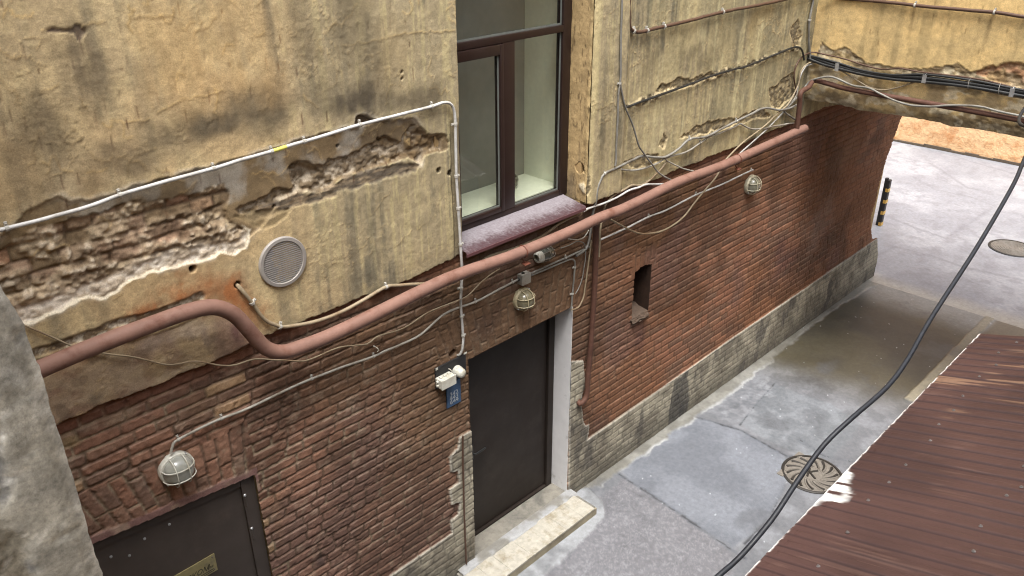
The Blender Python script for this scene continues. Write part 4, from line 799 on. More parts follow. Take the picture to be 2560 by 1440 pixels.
mh = onZ((2030, 1186)); manhole((mh[0], mh[1], -.043), .285, 'cast iron manhole cover with curved spokes and a central K, by the roof edge', True, .3)
mh = onZ((2532, 621)); manhole((mh[0], mh[1], -.045), .34, 'brownish manhole cover in the bright yard beyond the passage', False)

# ---- striped post
pp = onZ((2197, 563)); top = onX((2214, 444), pp[0])[2]
po = thing('striped_post', 'black post with yellow reflective bands beyond the passage corner', 'post', (pp[0], pp[1], -.05))
b = MB(); b.box(pp[0]-.03, pp[0]+.035, pp[1]+.0, pp[1]+.05, -.05, top, .006); b.out('post', M_BLK, po)
b = MB(); b.box(pp[0]-.05, pp[0]+.045, pp[1]-.05, pp[1]-.002, -.05, top-.02, .012); bd_ = b.out('rubber_guard', M_BLK, po)
for k in range(4):
    z0 = -.05+(top+.03)*(.015+k*.245); b = MB(); b.box(pp[0]-.0525, pp[0]+.04, pp[1]-.0525, pp[1]-.004, z0, z0+.07*(top+.05)); b.out('reflective_band', M_STRIPE, bd_)

# ================================================================== LEAN-TO ROOF
ye = -2.775; ze = 2.2; SL = .30
rf = thing('lean_to', 'plum corrugated metal lean-to roof with a chipped white edge', 'roof', (4.3, ye, 0))
def prof(x):
    p = np.mod(x, .118)/.118; return .013*(ss(.0, .12, p)-ss(.50, .62, p))
xr0 = 1.55; nsh = 5; wsh = 5.38/nsh
for s_ in range(nsh):
    x0 = xr0+s_*wsh; xs = np.arange(x0-(.06 if s_ else 0), x0+wsh+.0001, .006); ys = np.concatenate([np.arange(0, .12, .006), np.arange(.12, 2.53, .022)])
    RX, RY_ = np.meshgrid(xs, ys); ed = .006*(fbm(RX*30, RX*0, 651, 3)-.5)+.004*prof(RX)/.013
    YY = ye-RY_-ed*(RY_ < .05)
    ZZ = ze+SL*RY_+prof(RX)+.016*(fbm(RX*1.6, RY_*1.7, 653, 4)-.5)+.001*(s_ % 2)+(.001 if s_ % 2 else 0)
    rs_ = RX.shape+(3,); cb = mix(np.broadcast_to(lin(84, 62, 59, .72), rs_), np.broadcast_to(lin(72, 53, 51, .72), rs_), ss(.35, .65, fbm(RX*1.5, RY_*1.2, 655, 4)))
    scr = ss(.66, .74, fbm(RX*60, RY_*2.2, 657, 3))*ss(.5, .62, fbm(RX*3, RY_*3, 659, 3)); cb = mix(cb, np.broadcast_to(lin(140, 112, 100, .78), rs_), scr*.16)
    cb = mix(cb, np.broadcast_to(lin(186, 150, 120, .8), rs_), ss(.66, .72, fbm(RX*26, RY_*1.5+3, 661, 2))*ss(.5, .7, vn(RX*2.4, RY_*2, 663))*ss(4.8, 6., RX)*.3)
    cb = mix(cb, np.broadcast_to(lin(54, 40, 40, .75), rs_), (ss(.005, .002, abs(np.mod(RX, .118)-.003))*.9+ss(.004, .0015, abs(np.mod(RX, .118)-.068))*.4))
    cb = mix(cb, np.broadcast_to(lin(225, 222, 220, .85), rs_), ss(.008+.012*(fbm(RX*24, RX*0+2, 665, 2)-.35), .002, RY_)*ss(.35, .5, fbm(RX*11, RX*0, 667, 3)+.12*(prof(RX) > .006))*.9)
    # white paint splash with bare streaks along the ribs
    sp0 = onZ((2040, 1262), ze)[0]; sp1 = onZ((2118, 1180), ze)[0]; mid = (sp0+sp1)/2; wdt = (sp1-sp0)/2+.02
    q = abs(RX-mid)/wdt; reach = .13*(1-q**2)*(.6+.8*vn(RX*20, RX*0, 668))+.05*(fbm(RX*22, RY_*9, 669, 4)-.5); spm = ss(.02, -.03, RY_-reach)*(q < 1.05)*(.55+.6*ss(.35, .6, fbm(RX*40, RY_*12, 671, 3)))
    bare = ss(.018, .010, abs(RX-mid-.045))*ss(.13, .10, RY_)+ss(.022, .014, abs(RX-mid+.07))*ss(.12, .08, RY_)
    cb = mix(cb, np.broadcast_to(lin(232, 236, 234, .88), rs_), np.clip(spm, 0, 1)*(1-np.clip(bare, 0, 1))*.9)
    ri_ = np.arange(RX.size).reshape(RX.shape); rq_ = np.stack([ri_[:-1, :-1], ri_[1:, :-1], ri_[1:, 1:], ri_[:-1, 1:]], -1).reshape(-1, 4)
    sh_ = mesh('roof_sheet', np.stack([RX, YY, ZZ], -1).reshape(-1, 3), rq_, M_ROOFS, rf, True, cb.reshape(-1, 3))
    for r_ in range(3):
        for k in range(4):
            x = x0+.13+.266*k+.03*RS.randn(); yy = (.28, .85, 1.5)[r_]+.03*RS.randn(); x = round(x/.118)*.118+.035
            b = MB(); b.lathe((x, ye-yy, ze+SL*yy+.014), [(.011, 0), (.011, .003), (.006, .004), (.006, .009)], (0, .287, .958), 8); b.out('screw', M_SCREW, rf, True)
b = MB(); b.box(xr0+.1, xr0+5.3, -2.92, -2.86, -.05, 2.14); b.box(xr0+5.2, xr0+5.3, -5.29, -2.93, -.05, 2.14); b.out('shed_wall', M_DOORC, rf)

# ================================================================== PIPES
pipe = thing('gas_pipe', 'thick red oxide gas pipe with an S bend running along the whole wall', 'pipe', (5, -.16, 3.))
R0 = .0455
pc_ = [onY(p, -.155) for p in [(30, 955), (91, 927), (235, 866), (403, 802), (470, 779), (520, 768), (552, 771), (586, 787), (616, 818), (645, 852), (668, 872), (704, 880), (756, 866), (860, 823), (1065, 722), (1152, 684), (1287, 637), (1421, 581), (1498, 545), (1535, 531), (1560, 521), (1606, 499), (1700, 453), (1817, 409), (1989, 331), (2012, 321)]]
sp_ = spline(pc_, .03); rr_ = [R0*(1+.012*(vn(np.array(i*.35), np.array(0.), 3)-.5)) for i in range(len(sp_))]
b = MB(); b.tube(sp_, rr_, 20); b.out('main_pipe', M_PIPE, pipe, True)
e1 = pc_[-2]
wx_ = 8.82
b = MB(); b.tube(spline([e1+(0.02, 0.0, .0), onY((1993, 315), -.155), onY((1999, 262), -.155), onY((2002, 232), -.155), (8.70, -.15, onX((2013, 210), wx_)[2]), onX((2036, 202), wx_), onX((2070, 209), wx_), onX((2110, 220), wx_), onX((2182, 234), wx_), onX((2279, 251), wx_), onX((2376, 268), wx_), onX((2560, 302), wx_), onX((2700, 327), wx_)], .02), .027, 14); b.out('branch_pipe', M_PIPED, pipe, True)
b = MB(); b.tube(spline([onY((1490, 556), -.12), onY((1490, 575), -.07), onY((1487, 700), -.055), onY((1478, 850), -.055), onY((1470, 940), -.055), onY((1467, 985), -.055), onY((1459, 1003), -.055), onY((1449, 1010), -.04), onY((1444, 1000), -.0)], .02), .026, 14); b.out('down_pipe', M_PIPED, pipe, True)
for p, q in (((1307, 630), (1322, 652)), ((1842, 399), (1857, 418))):
    c0 = onY(p, -.155); c0[2] = np.interp(c0[0], [s[0] for s in sp_[200:]], [s[2] for s in sp_[200:]]) if False else c0[2]
    j = min(range(len(sp_)), key=lambda i: np.linalg.norm(sp_[i]-c0)); c0 = sp_[j]
    b = MB(); b.tube([c0+np.array((0, math.cos(a)*(R0+.004), math.sin(a)*(R0+.004))) for a in np.linspace(0, 2*math.pi, 25)], .005, 6, False)
    b.tube([c0+(0, R0, -.03), c0+(.005, R0*.2, -R0-.03), c0+(.02, -.01, -R0-.055)], .006, 6)
    b.frame(c0+(.02, -.015, -R0-.058), (.032, 0, 0), (0, .022, .004), (0, -.0006, .003)); b.box(c0[0]-.02, c0[0]+.02, c0[1]+R0, -.005, c0[2]-.05, c0[2]-.035)
    b.out('bracket', M_BRKT, pipe)

# ================================================================== CABLES
def pt(p, y, x=8.84):
    if len(p) == 3: y = p[2]
    a = onY(p[:2], y)
    return a if a[0] < x else onX(p[:2], x)
def cable(pts, r, m, label, y=-.05, x=8.84, name='cable', clips=(), cl=M_CLIP, n=9, cat='cable', step=.03):
    P = [pt(p, y, x) for p in pts]; c = np.mean(P, 0); t = thing(name, label, cat, tuple(c))
    S = spline(P, step)
    S = [s+np.array((0, -.002, .004))*(vn(np.array(i*.3), np.array(r*999), 5)-.5) for i, s in enumerate(S)]
    b = MB(); b.tube(S, r, n); b.out('sheath', m, t, True)
    for q in clips:
        w = pt(q, y, x); j = min(range(1, len(S)-1), key=lambda i: np.linalg.norm(S[i]-w)); d = S[j+1]-S[j-1]; d /= np.linalg.norm(d)
        b = MB(); b.tube([S[j]-d*.008, S[j]+d*.008], r*1.45, 10)
        out = np.array((0, -1., 0)) if S[j][0] < x-.02 else np.array((-1., 0, 0)); sd = np.cross(d, out); sd /= np.linalg.norm(sd)
        if sd[2] < 0: sd = -sd
        b.frame(S[j]+sd*(r*1.2+.008)-out*r*.5, d*.007, sd*.010, out*r*.5); b.lathe(S[j]+sd*(r*1.2+.010), [(.005, 0), (.005, .004), (.002, .006)], out, 8)
        b.out('cable_clip', cl, t)
    return t, S
yp = -.055
tC1, S1 = cable([(-40, 585), (0, 575), (60, 560), (150, 537), (225, 515), (300, 487), (410, 455), (520, 425), (610, 398), (690, 375), (730, 362), (800, 342), (900, 312), (990, 289), (1080, 266), (1106, 257), (1124, 258), (1134, 272), (1138, 300), (1139, 350), (1141, 440), (1146, 530), (1150, 590), (1153, 640), (1155, 681, -.04), (1153, 720, -.04), (1152, 765, -.03), (1156, 816, -.025), (1158, 849, -.025), (1155, 876, -.025), (1147, 888, -.01), (1136, 886, .03)], .0105, M_CWHITE, 'white conduit clipped across the peeling plaster and down the window edge', yp, clips=[(10, 572), (300, 487), (527, 423), (675, 380), (760, 354), (905, 311), (1084, 265), (1139, 312), (1143, 437), (1147, 525), (1152, 614), (1153, 718), (1155, 800), (1157, 848)])
i0 = min(range(len(S1)), key=lambda i: np.linalg.norm(S1[i]-onY((692, 374), yp))); b = MB(); b.tube(S1[i0-1:i0+3], .0118, 9); b.out('repair_tape', M_YELLOW, tC1, True)
cable([(586, 709, .02), (596, 716, -.035), (612, 735), (630, 757), (660, 797), (690, 813), (715, 817), (790, 803), (850, 781), (905, 752), (965, 717), (1000, 713), (1090, 706), (1135, 690), (1186, 666, -.05), (1223, 641, -.04), (1287, 621, -.04), (1354, 591, -.04), (1401, 557, -.04), (1450, 533, -.04), (1475, 520, -.04)], .012, M_CTAN, 'grey and tan cable sagging from a hole beside the round vent to the pipe', -.05, clips=[(633, 760), (706, 816), (968, 716), (1186, 666)])
cable([(427, 1133, -.03), (433, 1110), (447, 1098), (495, 1073), (554, 1046), (618, 1022), (746, 961), (850, 920), (934, 891), (961, 878), (1000, 862), (1052, 836), (1105, 789), (1146, 769), (1189, 754), (1245, 725), (1303, 694)], .0085, M_CGREYL, 'pale conduit from the left caged lamp up to the box over the entrance', -.025, clips=[(447, 1098), (554, 1046), (781, 946), (936, 890), (1190, 753), (1283, 705)])
cable([(1327, 684), (1370, 664), (1414, 645), (1440, 633), (1465, 621), (1476, 615)], .0085, M_CGREY, 'short grey cable from the entrance lamp box to the red down pipe', -.025, clips=[(1414, 644)])
cable([(1327, 689), (1370, 671), (1410, 654), (1428, 648), (1436, 653), (1437, 668), (1433, 715), (1430, 750), (1428, 772)], .008, M_CGREY, 'grey cable bending down to the right corner of the entrance lintel', -.022, clips=[(1435, 668), (1430, 737)])
cable([(40, 806), (57, 811), (124, 840), (195, 871), (240, 880), (279, 886), (336, 893), (420, 912), (487, 903), (551, 913), (590, 912), (638, 898), (699, 900), (756, 903), (789, 893), (850, 868), (917, 860), (944, 841), (1011, 819), (1068, 782), (1129, 757), (1169, 739), (1206, 702), (1236, 680), (1250, 672)], .0048, M_CTAN, 'thin loose cream wire wandering below the thick pipe', -.04)
cable([(1497, 642), (1499, 611), (1500, 582), (1503, 560), (1509, 529, -.03), (1513, 513), (1524, 498), (1536, 487), (1564, 472), (1578, 463), (1593, 464), (1609, 460), (1629, 447), (1642, 433), (1653, 422), (1667, 404)], .0095, M_CTAN, 'rust stained pale cable curling over the pipe right of the window sill', -.05)
tK, S = cable([(1440, 640, -.03), (1465, 622, -.03), (1473, 600, -.03), (1478, 567, -.03), (1482, 533, -.04), (1491, 498), (1493, 473), (1502, 449), (1511, 434), (1542, 419), (1584, 399), (1604, 390), (1636, 393), (1664, 392), (1696, 373), (1724, 348), (1764, 342), (1800, 324), (1841, 303), (1880, 284), (1912, 270), (1949, 275), (1975, 270), (1992, 262)], .0115, M_CGREY, 'thick grey cable rounding the pier corner and climbing along the plaster edge', -.07, clips=[(1511, 434), (1724, 348), (1841, 303)])
cable([(1544, 420), (1551, 423), (1582, 426), (1609, 421), (1640, 410), (1662, 397), (1690, 387), (1718, 379), (1751, 357), (1773, 342), (1805, 331), (1840, 315), (1851, 309), (1875, 321), (1901, 322), (1928, 317), (1985, 307)], .009, M_CGREYL, 'light grey cable twisting below the thick one on the right plaster edge', -.06, clips=[(1552, 422), (1751, 357)])
cable([(1551, 211), (1555, 233), (1564, 269), (1582, 313), (1596, 362), (1609, 382), (1629, 409), (1644, 429), (1662, 442), (1690, 457)], .008, M_CGREY, 'grey cable falling diagonally from the pier corner to the pipe', -.085)
cable([(1664, 398), (1671, 404), (1689, 413), (1713, 423), (1742, 430), (1765, 436)], .007, M_CGREYL, 'short pale cable slipping down behind the pipe right of the diagonal one', -.06)
cable([(1458, 529), (1471, 521), (1513, 507), (1547, 491), (1573, 476), (1596, 469), (1618, 461), (1662, 460), (1700, 452)], .0095, M_CWHITE, 'bright white cable reaching from the sill end to the pipe', -.06, clips=[(1466, 523)])
cable([(1500, 600), (1504, 598), (1540, 582), (1573, 567), (1622, 542), (1662, 527), (1707, 504), (1740, 487), (1773, 474), (1807, 460), (1840, 444), (1878, 426), (1882, 425)], .0085, M_CWHITE, 'straight pale conduit under the pipe leading to the right caged lamp', -.03, clips=[(1622, 542), (1740, 487), (1879, 426)])
cable([(1522, 546, -.07), (1529, 550), (1547, 560), (1571, 573), (1596, 583), (1622, 584), (1653, 578), (1684, 562), (1711, 540), (1733, 511), (1760, 478), (1787, 447), (1800, 425, -.05), (1814, 400, -.06), (1854, 359), (1888, 333), (1915, 312), (1942, 285), (1969, 262), (1985, 235), (1997, 208), (2000, 185), (2012, 165, -.08), (2032, 156), (2076, 164), (2107, 179), (2146, 203), (2170, 217), (2206, 225), (2243, 219), (2303, 202), (2352, 208), (2424, 217), (2485, 232), (2560, 246), (2680, 265)], .0085, M_CTAN, 'cream cable looping under the pipe then up the corner and across the archway', -.065, clips=[(2303, 202)])
cable([(1846, 388), (1854, 379), (1888, 349), (1918, 322), (1962, 276), (1989, 242), (1995, 215), (2002, 188), (2015, 166), (2030, 160)], .008, M_CWHITE, 'second white cable rising beside the loop in the archway corner', -.05)
cable([(1848, 400), (1875, 366), (1905, 335), (1935, 305), (1965, 272), (1986, 250), (1990, 230), (1985, 190), (1992, 160), (2008, 140), (2032, 131), (2056, 135), (2110, 147), (2158, 162), (2206, 173), (2250, 171), (2303, 180), (2400, 191), (2473, 203), (2560, 225), (2680, 246)], .008, M_CBROWN, 'dark brown cable climbing the corner and topping the bundle over the archway', -.045)
cable([(1990, 300, -.07), (1960, 277, -.06), (1975, 262), (2000, 235), (2020, 208), (2037, 198), (2071, 192), (2097, 198), (2129, 213), (2170, 220), (2206, 237), (2243, 254), (2279, 263), (2327, 266), (2388, 263), (2449, 266), (2497, 278), (2560, 292), (2680, 318)], .011, M_CGREY, 'grey cable weaving over the red branch pipe on the archway', -.06, 8.79)
cable([(2034, -40), (2033, 0), (2024, 50), (2022, 101), (2024, 130), (2026, 150)], .013, M_CGREY, 'grey vertical conduit in the inside corner of the two buildings', -.05, 8.83, clips=[(2024, 50)])
cable([(2030, -12), (2080, -6), (2237, 7), (2288, 13), (2350, 19), (2486, 31), (2560, 42), (2700, 58)], .017, M_CBROWN, 'brown conduit clipped high across the archway wing', -.05, 8.845, clips=[(2286, 13), (2486, 31)], cat='conduit', name='conduit')
cable([(1574, -60), (1573, 0), (1573, 55), (1576, 70), (1584, 77), (1602, 80), (1655, 67), (1710, 55), (1807, 30), (1900, 12), (1969, -3), (2030, -18)], .015, M_CBROWN, 'brown conduit bending off the pier corner along the top of the right wall', -.06, clips=[(1584, 77), (1619, 76), (1662, 65), (1806, 30)], cat='conduit', name='conduit')
cable([(1554, -60), (1555, 0), (1552, 100), (1551, 195), (1546, 238), (1544, 300), (1541, 362), (1540, 402), (1538, 414)], .009, M_CGREY, 'thin grey cable running straight down the pier corner', -.085, clips=[(1551, 213)])
cable([(1564, -60), (1563, 0), (1558, 100), (1552, 180), (1551, 230), (1552, 262), (1558, 270), (1572, 266), (1618, 249), (1673, 229), (1729, 209), (1784, 188), (1840, 172), (1868, 165), (1952, 131), (1985, 118), (2000, 120), (2007, 132), (2010, 150)], .0105, M_CBLACK, 'black cable in the crumbling ledge across the right wall', -.055)
cable([(1401, 621), (1425, 612), (1440, 604), (1452, 604), (1462, 612), (1464, 641), (1460, 670), (1455, 698), (1446, 722), (1438, 735)], .0045, M_CGREY, 'thin grey wire arching beside the red down pipe', -.035)
cable([(1421, 597), (1440, 599), (1455, 597), (1464, 588), (1472, 575)], .005, M_CGREYL, 'thin pale wire end just right of the small jar lamp', -.04)
cable([(1478, 600, -.03), (1475, 628), (1468, 681), (1463, 715), (1458, 745), (1445, 769), (1429, 774)], .0075, M_CTAN, 'rust stained cream cable curving to the right end of the lintel', -.035)
cable([(1157, 1090), (1158, 1180), (1161, 1290), (1166, 1410)], .008, M_CBROWN, 'thin dark conduit down the pale quoin left of the entrance', -.035)
# black bundle over the archway
tb = thing('cable_bundle', 'thick bundle of black cables strapped along the archway wing', 'cable bundle', tuple(onX((2313, 194), 8.83)))
base = [(2006, 135), (2022, 141), (2055, 152), (2095, 164), (2158, 181), (2231, 191), (2313, 194), (2424, 208), (2560, 232), (2700, 255)]
for k, (dx, dz, r) in enumerate(((0, 0, .021), (.012, -.030, .016), (-.012, -.028, .013), (.01, .022, .012))):
    P = [onX(p, 8.835-dx)+np.array((0, 0, dz*(1.2 if i > 5 else .9)+.006*math.sin(i*1.7+k))) for i, p in enumerate(base)]
    b = MB(); b.tube(spline(P, .03), r, 10); b.out('strand', M_CBLACK, tb, True)
for px, py in ((2096, 165), (2314, 194), (2533, 228)):
    c0 = onX((px, py), 8.835); b = MB(); b.tube([c0+np.array((math.cos(a)*.032, 0, math.sin(a)*.048-.006)) for a in np.linspace(0, 2*math.pi, 21)], .004, 6, False); b.frame(c0+(-.034, 0, -.008), (.003, 0, 0), (0, .02, 0), (0, 0, .04)); b.out('strap', M_STEEL, tb)
for px, py in ((2424, 208), (2500, 221)):
    c0 = onX((px, py), 8.835); b = MB(); b.tube([c0+np.array((math.cos(a)*.036, .004*math.sin(a), math.sin(a)*.05-.006)) for a in np.linspace(0, 2*math.pi, 21)], .0022, 6, False); b.out('cable_tie', M_CLIP, tb)
# free hanging cable in the foreground
fp = [(2700, 130, 5.0), (2590, 335, 4.3), (2560, 400, 4.1), (2530, 468, 3.95), (2440, 622, 3.7), (2330, 792, 3.45), (2268, 900, 3.3), (2215, 970, 3.2), (2130, 1045, 3.1), (2060, 1112, 3.05), (1990, 1208, 2.97), (1930, 1298, 2.9), (1850, 1392, 2.85), (1790, 1445, 2.8), (1700, 1530, 2.75), (1560, 1720, 2.6)]
P = [CAM+ray(p)*p[2] for p in fp]; P = [np.array((8.8, -4.9, 7.6))]+P+[np.array((.11, -3.2, 2.6))]
tc = thing('hanging_cable', 'thick dark cable hanging free across the yard in front of everything', 'cable', tuple(P[8])); b = MB(); b.tube(spline(P, .04), .0096, 12); b.out('sheath', M_CFORE, tc, True)

# ================================================================== FITTINGS
def lamp(p, R, label, ring=M_LAMPB, dome=M_FROST, yw=0.):
    c = onY(p, yw-.03); t = thing('bulkhead_lamp', label, 'lamp', (c[0], yw, c[2]), 'round caged lamps on the brick wall'); c = np.array((c[0], yw, c[2]))
    b = MB(); b.lathe(c, [(R*.97, -.01), (R, .004), (R, .030), (R*.96, .036), (R*.86, .038), (R*.85, .030)], n=40); b.out('base', ring, t, True)
    Hd = .085; b = MB(); b.lathe(c+(0, -.03, 0), [(R*.86*math.cos(a), Hd*math.sin(a)**.8) for a in np.linspace(0, math.pi/2-.02, 14)], n=40); b.out('glass_dome', dome, t, True)
    b = MB()
    for s in (-.36, .36):
        for o in (0, 1):
            P = []
            for q in np.linspace(-1, 1, 25):
                m = q*math.sqrt(1-s*s); h = .034+(Hd+.006)*max(0., 1-(m*m+s*s))**.42
                u, v = (s*R, m*R) if o else (m*R, s*R); P.append(c+(u*.97, -h, v*.97))
            b.tube(P, .0035, 6)
    b.out('guard', ring, t, True)
    for a in (.9, 3.9):
        b = MB(); b.lathe(c+(R*.98*math.cos(a), -.012, R*.98*math.sin(a)), [(.006, 0), (.006, .03), (.003, .033)], n=8); b.out('screw', M_STEEL, t)
lamp((444, 1173), .107, 'round caged lamp with a clean white rim above the cellar door')
lamp((1309, 748), .098, 'round caged lamp with a yellowed cage above the entrance', plain('yellowed_plastic', tuple(lin(176, 166, 136, .8)), .45), frosted('yellowed_lamp_glass', tuple(lin(138, 132, 108, .8))))
lamp((1880, 462), .108, 'round caged lamp far along the brick at the archway', plain('cream_plastic', tuple(lin(196, 190, 165, .8)), .45), frosted('old_lamp_glass', tuple(lin(150, 148, 130, .8))))
c = onY((1365, 635), -.05); t = thing('jar_lamp', 'small oval jar lamp in a wire cage tucked under the pipe', 'lamp', tuple(c))
b = MB(); b.lathe(c+(-.095, 0, 0), [(.03, -.02), (.046, -.01), (.046, .02), (.05, .022), (.05, .03)], (1, 0, 0), 24); b.out('cap', M_LAMPB, t, True)
b = MB(); b.lathe(c+(-.065, 0, 0), [(.042, 0), (.048, .03), (.05, .07), (.045, .11), (.03, .135), (.01, .145)], (1, 0, 0), 24); b.out('glass_jar', M_FROSTD, t, True)
b = MB()
for k in range(6):
    a = k*math.pi/3+.3; b.tube([c+(x, math.cos(a)*r, math.sin(a)*r) for x, r in ((-.07, .054), (-.02, .058), (.04, .057), (.075, .04), (.092, .012))], .003, 6)
b.tube([c+(.0, math.cos(a)*.058, math.sin(a)*.058) for a in np.linspace(0, 2*math.pi, 25)], .003, 6, False); b.out('guard', M_CGREYL, t, True)
b = MB(); b.box(c[0]-.09, c[0]+.0, .0, c[1]+.11, c[2]-.03, c[2]+.03); b.frame(c+(-.05, .03, 0), (.03, 0, 0), (0, .03, 0), (0, 0, .02)); b.out('mount', M_CGREY, t)
# junction box above the entrance lamp
c = onY((1314, 696), -.05); t = thing('junction_box', 'small grey junction box over the entrance lamp', 'junction box', tuple(c))
b = MB(); b.box(c[0]-.05, c[0]+.05, -.052, -.004, c[2]-.048, c[2]+.042, .004); b.out('body', M_CGREYL, t)
b = MB(); b.box(c[0]-.052, c[0]+.052, -.062, -.053, c[2]-.05, c[2]+.044, .003); b.out('lid', M_CGREYL, t)
b = MB(); b.lathe((c[0]-.01, -.03, c[2]+.042), [(.014, 0), (.014, .006), (.008, .007)], (0, 0, 1), 14); b.lathe((c[0]-.05, -.025, c[2]-.0), [(.014, 0), (.012, .016)], (-1, 0, 0), 12); b.lathe((c[0]+.05, -.025, c[2]+.01), [(.014, 0), (.012, .016)], (1, 0, 0), 12); b.out('gland', M_CBLACK, t)
# white box, dark back plate and siren by the entrance
A1 = onY((1105, 955), -.10); A2 = onY((1140, 936), -.10); A3 = onY((1106, 977), -.10)
t = thing('alarm_box', 'white plastic box with cable glands beside the entrance', 'junction box', ((A1[0]+A2[0])/2, -.02, A1[2]))
b = MB(); b.box(A1[0], A2[0], -.088, -.02, A3[2], A1[2], .006); b.out('body', M_LAMPB, t)
b = MB(); b.box(A1[0]-.002, A2[0]+.002, -.101, -.089, A3[2]-.002, A1[2]+.002, .004); b.out('lid', M_LAMPB, t)
for k in range(3):
    b = MB(); x = A1[0]+(A2[0]-A1[0])*(.22+.28*k); b.lathe((x, -.05, A1[2]), [(.014, 0), (.014, .012), (.009, .016)], (0, 0, 1), 12); b.out('gland', M_LAMPB, t)
for k in range(2):
    b = MB(); b.lathe((A1[0], -.05, A3[2]+(A1[2]-A3[2])*(.3+.42*k)), [(.012, 0), (.009, .014)], (-1, 0, 0), 12); b.out('gland', M_LAMPB, t)
P0 = onY((1091, 990), -.012); P1 = onY((1164, 918), -.012)
t2 = thing('back_plate', 'black mounting plate behind the white boxes by the entrance', 'plate', (P0[0], -.01, P0[2]))
b = MB(); z0, z1 = A3[2]-.03, A1[2]+.075; b.box(P0[0], P1[0], -.018, -.003, z0, z1, .003); b.out('board', M_BLK, t2)
b = MB(); b.box(P0[0]+.0, P0[0]+.022, -.022, -.0185, z1-.012, z1+.004); b.box(P1[0]-.022, P1[0]+.01, -.022, -.0185, z1+.004, z1+.018); b.out('bracket', M_LAMPB, t2)
S0 = onY((1150, 931), -.06); t3 = thing('siren', 'round white siren on the black plate left of the entrance', 'siren', (S0[0], -.02, S0[2]))
b = MB(); b.lathe((S0[0], -.019, S0[2]), [(.046, 0), (.046, .025), (.041, .028)], n=28); b.out('base', M_LAMPB, t3, True)
b = MB(); b.lathe((S0[0], -.047, S0[2]), [(.040, 0), (.040, .030), (.034, .044), (.022, .052), (.005, .055)], n=28); b.out('cap', M_LAMPB, t3, True)
# text
def text(s, size, at, mat, name, parent, shear=0., rot=0., ext=.0008, wx=1.):
    cu = bpy.data.curves.new(name, 'FONT'); cu.body = s; cu.size = size; cu.align_x = 'CENTER'; cu.align_y = 'CENTER'; cu.extrude = ext; cu.shear = shear; cu.resolution_u = 3
    o = bpy.data.objects.new('tmp', cu); COL.objects.link(o); dg = bpy.context.evaluated_depsgraph_get(); dg.update()
    me = bpy.data.meshes.new_from_object(o.evaluated_get(dg)); COL.objects.unlink(o); bpy.data.objects.remove(o)
    V = np.array([v.co[:] for v in me.vertices]); cr, sr = math.cos(rot), math.sin(rot)
    W = [(at[0]+(v[0]*cr*wx-v[1]*sr), at[1]-v[2], at[2]+(v[0]*sr*wx+v[1]*cr)) for v in V]
    return mesh(name, W, [tuple(p.vertices) for p in me.polygons], mat, parent)
q0 = onY((1118, 1021), -.012); q1 = onY((1152, 1003), -.012); q2 = onY((1152, 944), -.012)
t = thing('number_sign', 'small blue enamel sign with white numbers below the white box', 'sign', ((q0[0]+q1[0])/2, -.012, q0[2]))
b = MB(); b.box(q0[0], q1[0], -.016, -.003, (q0[2]+q1[2])/2, q2[2], .001); b.out('panel', M_BLUE, t)
zb_ = (q0[2]+q1[2])/2; cx_ = (q0[0]+q1[0])/2; hs = q2[2]-zb_
for k, s in enumerate(('342', '443', '644')): text(s, .062, (cx_, -.0172, zb_+hs*(.50-.155*k)), M_LETW, 'lettering', t)
q1 = onY((536, 1384), .036); q2 = onY((545, 1424), .036); q3 = onY((438, 1441), .036)
sl_ = (q1[2]-q3[2])/(q1[0]-q3[0]); hh = q1[2]-q2[2]; t = thing('door_plaque', 'dull brass plaque screwed to the cellar door', 'sign', tuple(q1))
xl = q1[0]-.40; b = MB(); V = []
for y in (.0445, .037): V += [(xl, y, q1[2]+sl_*(xl-q1[0])-hh), (q1[0], y, q1[2]-hh), (q1[0], y, q1[2]), (xl, y, q1[2]+sl_*(xl-q1[0]))]
b.add(V, [(0, 1, 2, 3), (7, 6, 5, 4), (0, 4, 5, 1), (1, 5, 6, 2), (2, 6, 7, 3), (3, 7, 4, 0)]); b.out('plate', M_BRASS, t)
ra = math.atan(sl_); 
text('\u041f\u041a\u041e\u041c', .055, (q1[0]-.135, .0362, q1[2]-hh*.58-sl_*.135), M_LETD, 'lettering', t, .35, ra, .0006)
text('\u0441\u0442\u0438', .026, (q1[0]-.045, .0362, q1[2]-hh*.62-sl_*.045), M_LETD, 'lettering', t, .35, ra, .0006)
b = MB()
for k in (.80, .90):
    e = np.array((math.cos(ra), 0, math.sin(ra))); c0 = np.array((q1[0]-.14, .0362, q1[2]-hh*k-sl_*.14)); b.frame(c0, e*.115, (0, .0006, 0), (-.0022*e[2], 0, .0022))
b.out('underline', M_LETD, t)
for dz in (.13, .87):
    b = MB(); b.lathe((q1[0]-.018, .037, q1[2]-hh*dz), [(.006, 0), (.005, .002), (.002, .003)], n=10); b.out('screw', M_IRON, t)
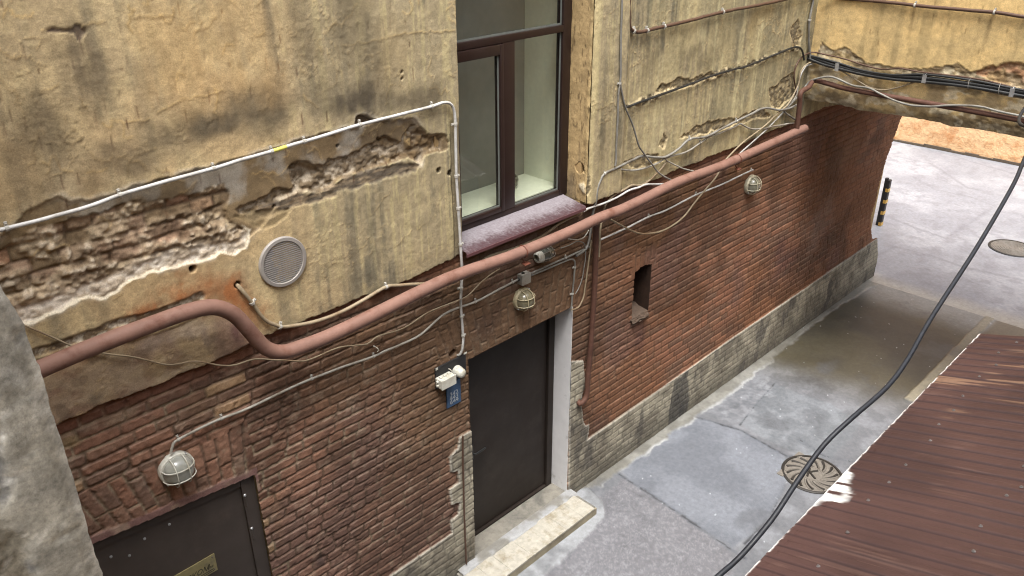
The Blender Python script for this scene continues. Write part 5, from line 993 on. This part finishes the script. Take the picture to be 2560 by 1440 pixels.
# vent
c = onY((708, 655), -.035); R = .160
t = thing('vent_grille', 'round grey plastic louvre vent in the plaster', 'vent', tuple(c)); c = np.array(c)
b = MB(); b.lathe(c+(0, .012, 0), [(R, 0), (R, .016), (R*.97, .021), (R*.85, .022), (R*.82, .014), (R*.815, .004)], n=56); b.out('rim', M_VENT, t, True)
b = MB(); b.lathe(c+(0, .011, 0), [(R*.82, 0), (R*.82, .002)], n=40); b.out('backing', plain('vent_shadow_mesh', (.045, .032, .028), .9), t)
b = MB(); ns = 19
for k in range(ns):
    z = -R*.80+1.60*R*(k+.5)/ns; hw = math.sqrt(max(0, (R*.815)**2-z*z)); b.frame(c+(0, -.004, z), (hw, 0, 0), (0, .002, .0006), (0, -.0003, .0024))
b.out('louvre', M_VENT, t)
# loose nails, hooks
for i, (px, py, lab) in enumerate(((936, 866, 'bent white hook nailed between the wires left of the entrance'), (1120, 921, 'white peg above the white box'))):
    c = onY((px, py), -.01); t = thing('wall_hook', lab, 'hook', tuple(c)); b = MB(); b.tube(spline([c+(0, .01, 0), c+(0, -.03, 0), c+(.008, -.036, -.018), c+(0, -.03, -.03)], .01), .004, 6); b.out('hook', M_LAMPB, t, True)

# ================================================================== LIGHT
EL, AZ = math.radians(70), math.radians(228)      # sun direction; azimuth from +Y clockwise
w = bpy.data.worlds.new('World'); sc.world = w; w.use_nodes = True; nt = w.node_tree; bg = nt.nodes['Background']
sky = nt.nodes.new('ShaderNodeTexSky'); sky.sky_type = 'NISHITA'; sky.sun_disc = False; sky.sun_elevation = EL; sky.sun_rotation = AZ; sky.air_density = 1.; sky.dust_density = 4.; sky.ozone_density = 1.
hs_ = nt.nodes.new('ShaderNodeHueSaturation'); hs_.inputs['Saturation'].default_value = .35
nt.links.new(sky.outputs[0], hs_.inputs['Color']); nt.links.new(hs_.outputs[0], bg.inputs['Color']); bg.inputs['Strength'].default_value = .13
ld = bpy.data.lights.new('sun', 'SUN'); ld.energy = 1.5; ld.angle = math.radians(28); ld.color = (1, .96, .9)
so = bpy.data.objects.new('sun', ld); COL.objects.link(so)
d = Vector((math.sin(AZ)*math.cos(EL), math.cos(AZ)*math.cos(EL), math.sin(EL))); so.rotation_euler = d.to_track_quat('Z', 'Y').to_euler()
sc.view_settings.view_transform = 'Standard'; sc.view_settings.look = 'None'; sc.view_settings.gamma = 1; sc.view_settings.use_curve_mapping = False
sc.view_settings.exposure = 1.8
sc.render.engine = 'CYCLES'; sc.cycles.use_denoising = True; sc.cycles.filter_width = 1.1; sc.cycles.max_bounces = 9; sc.cycles.diffuse_bounces = 5; sc.cycles.transparent_max_bounces = 12
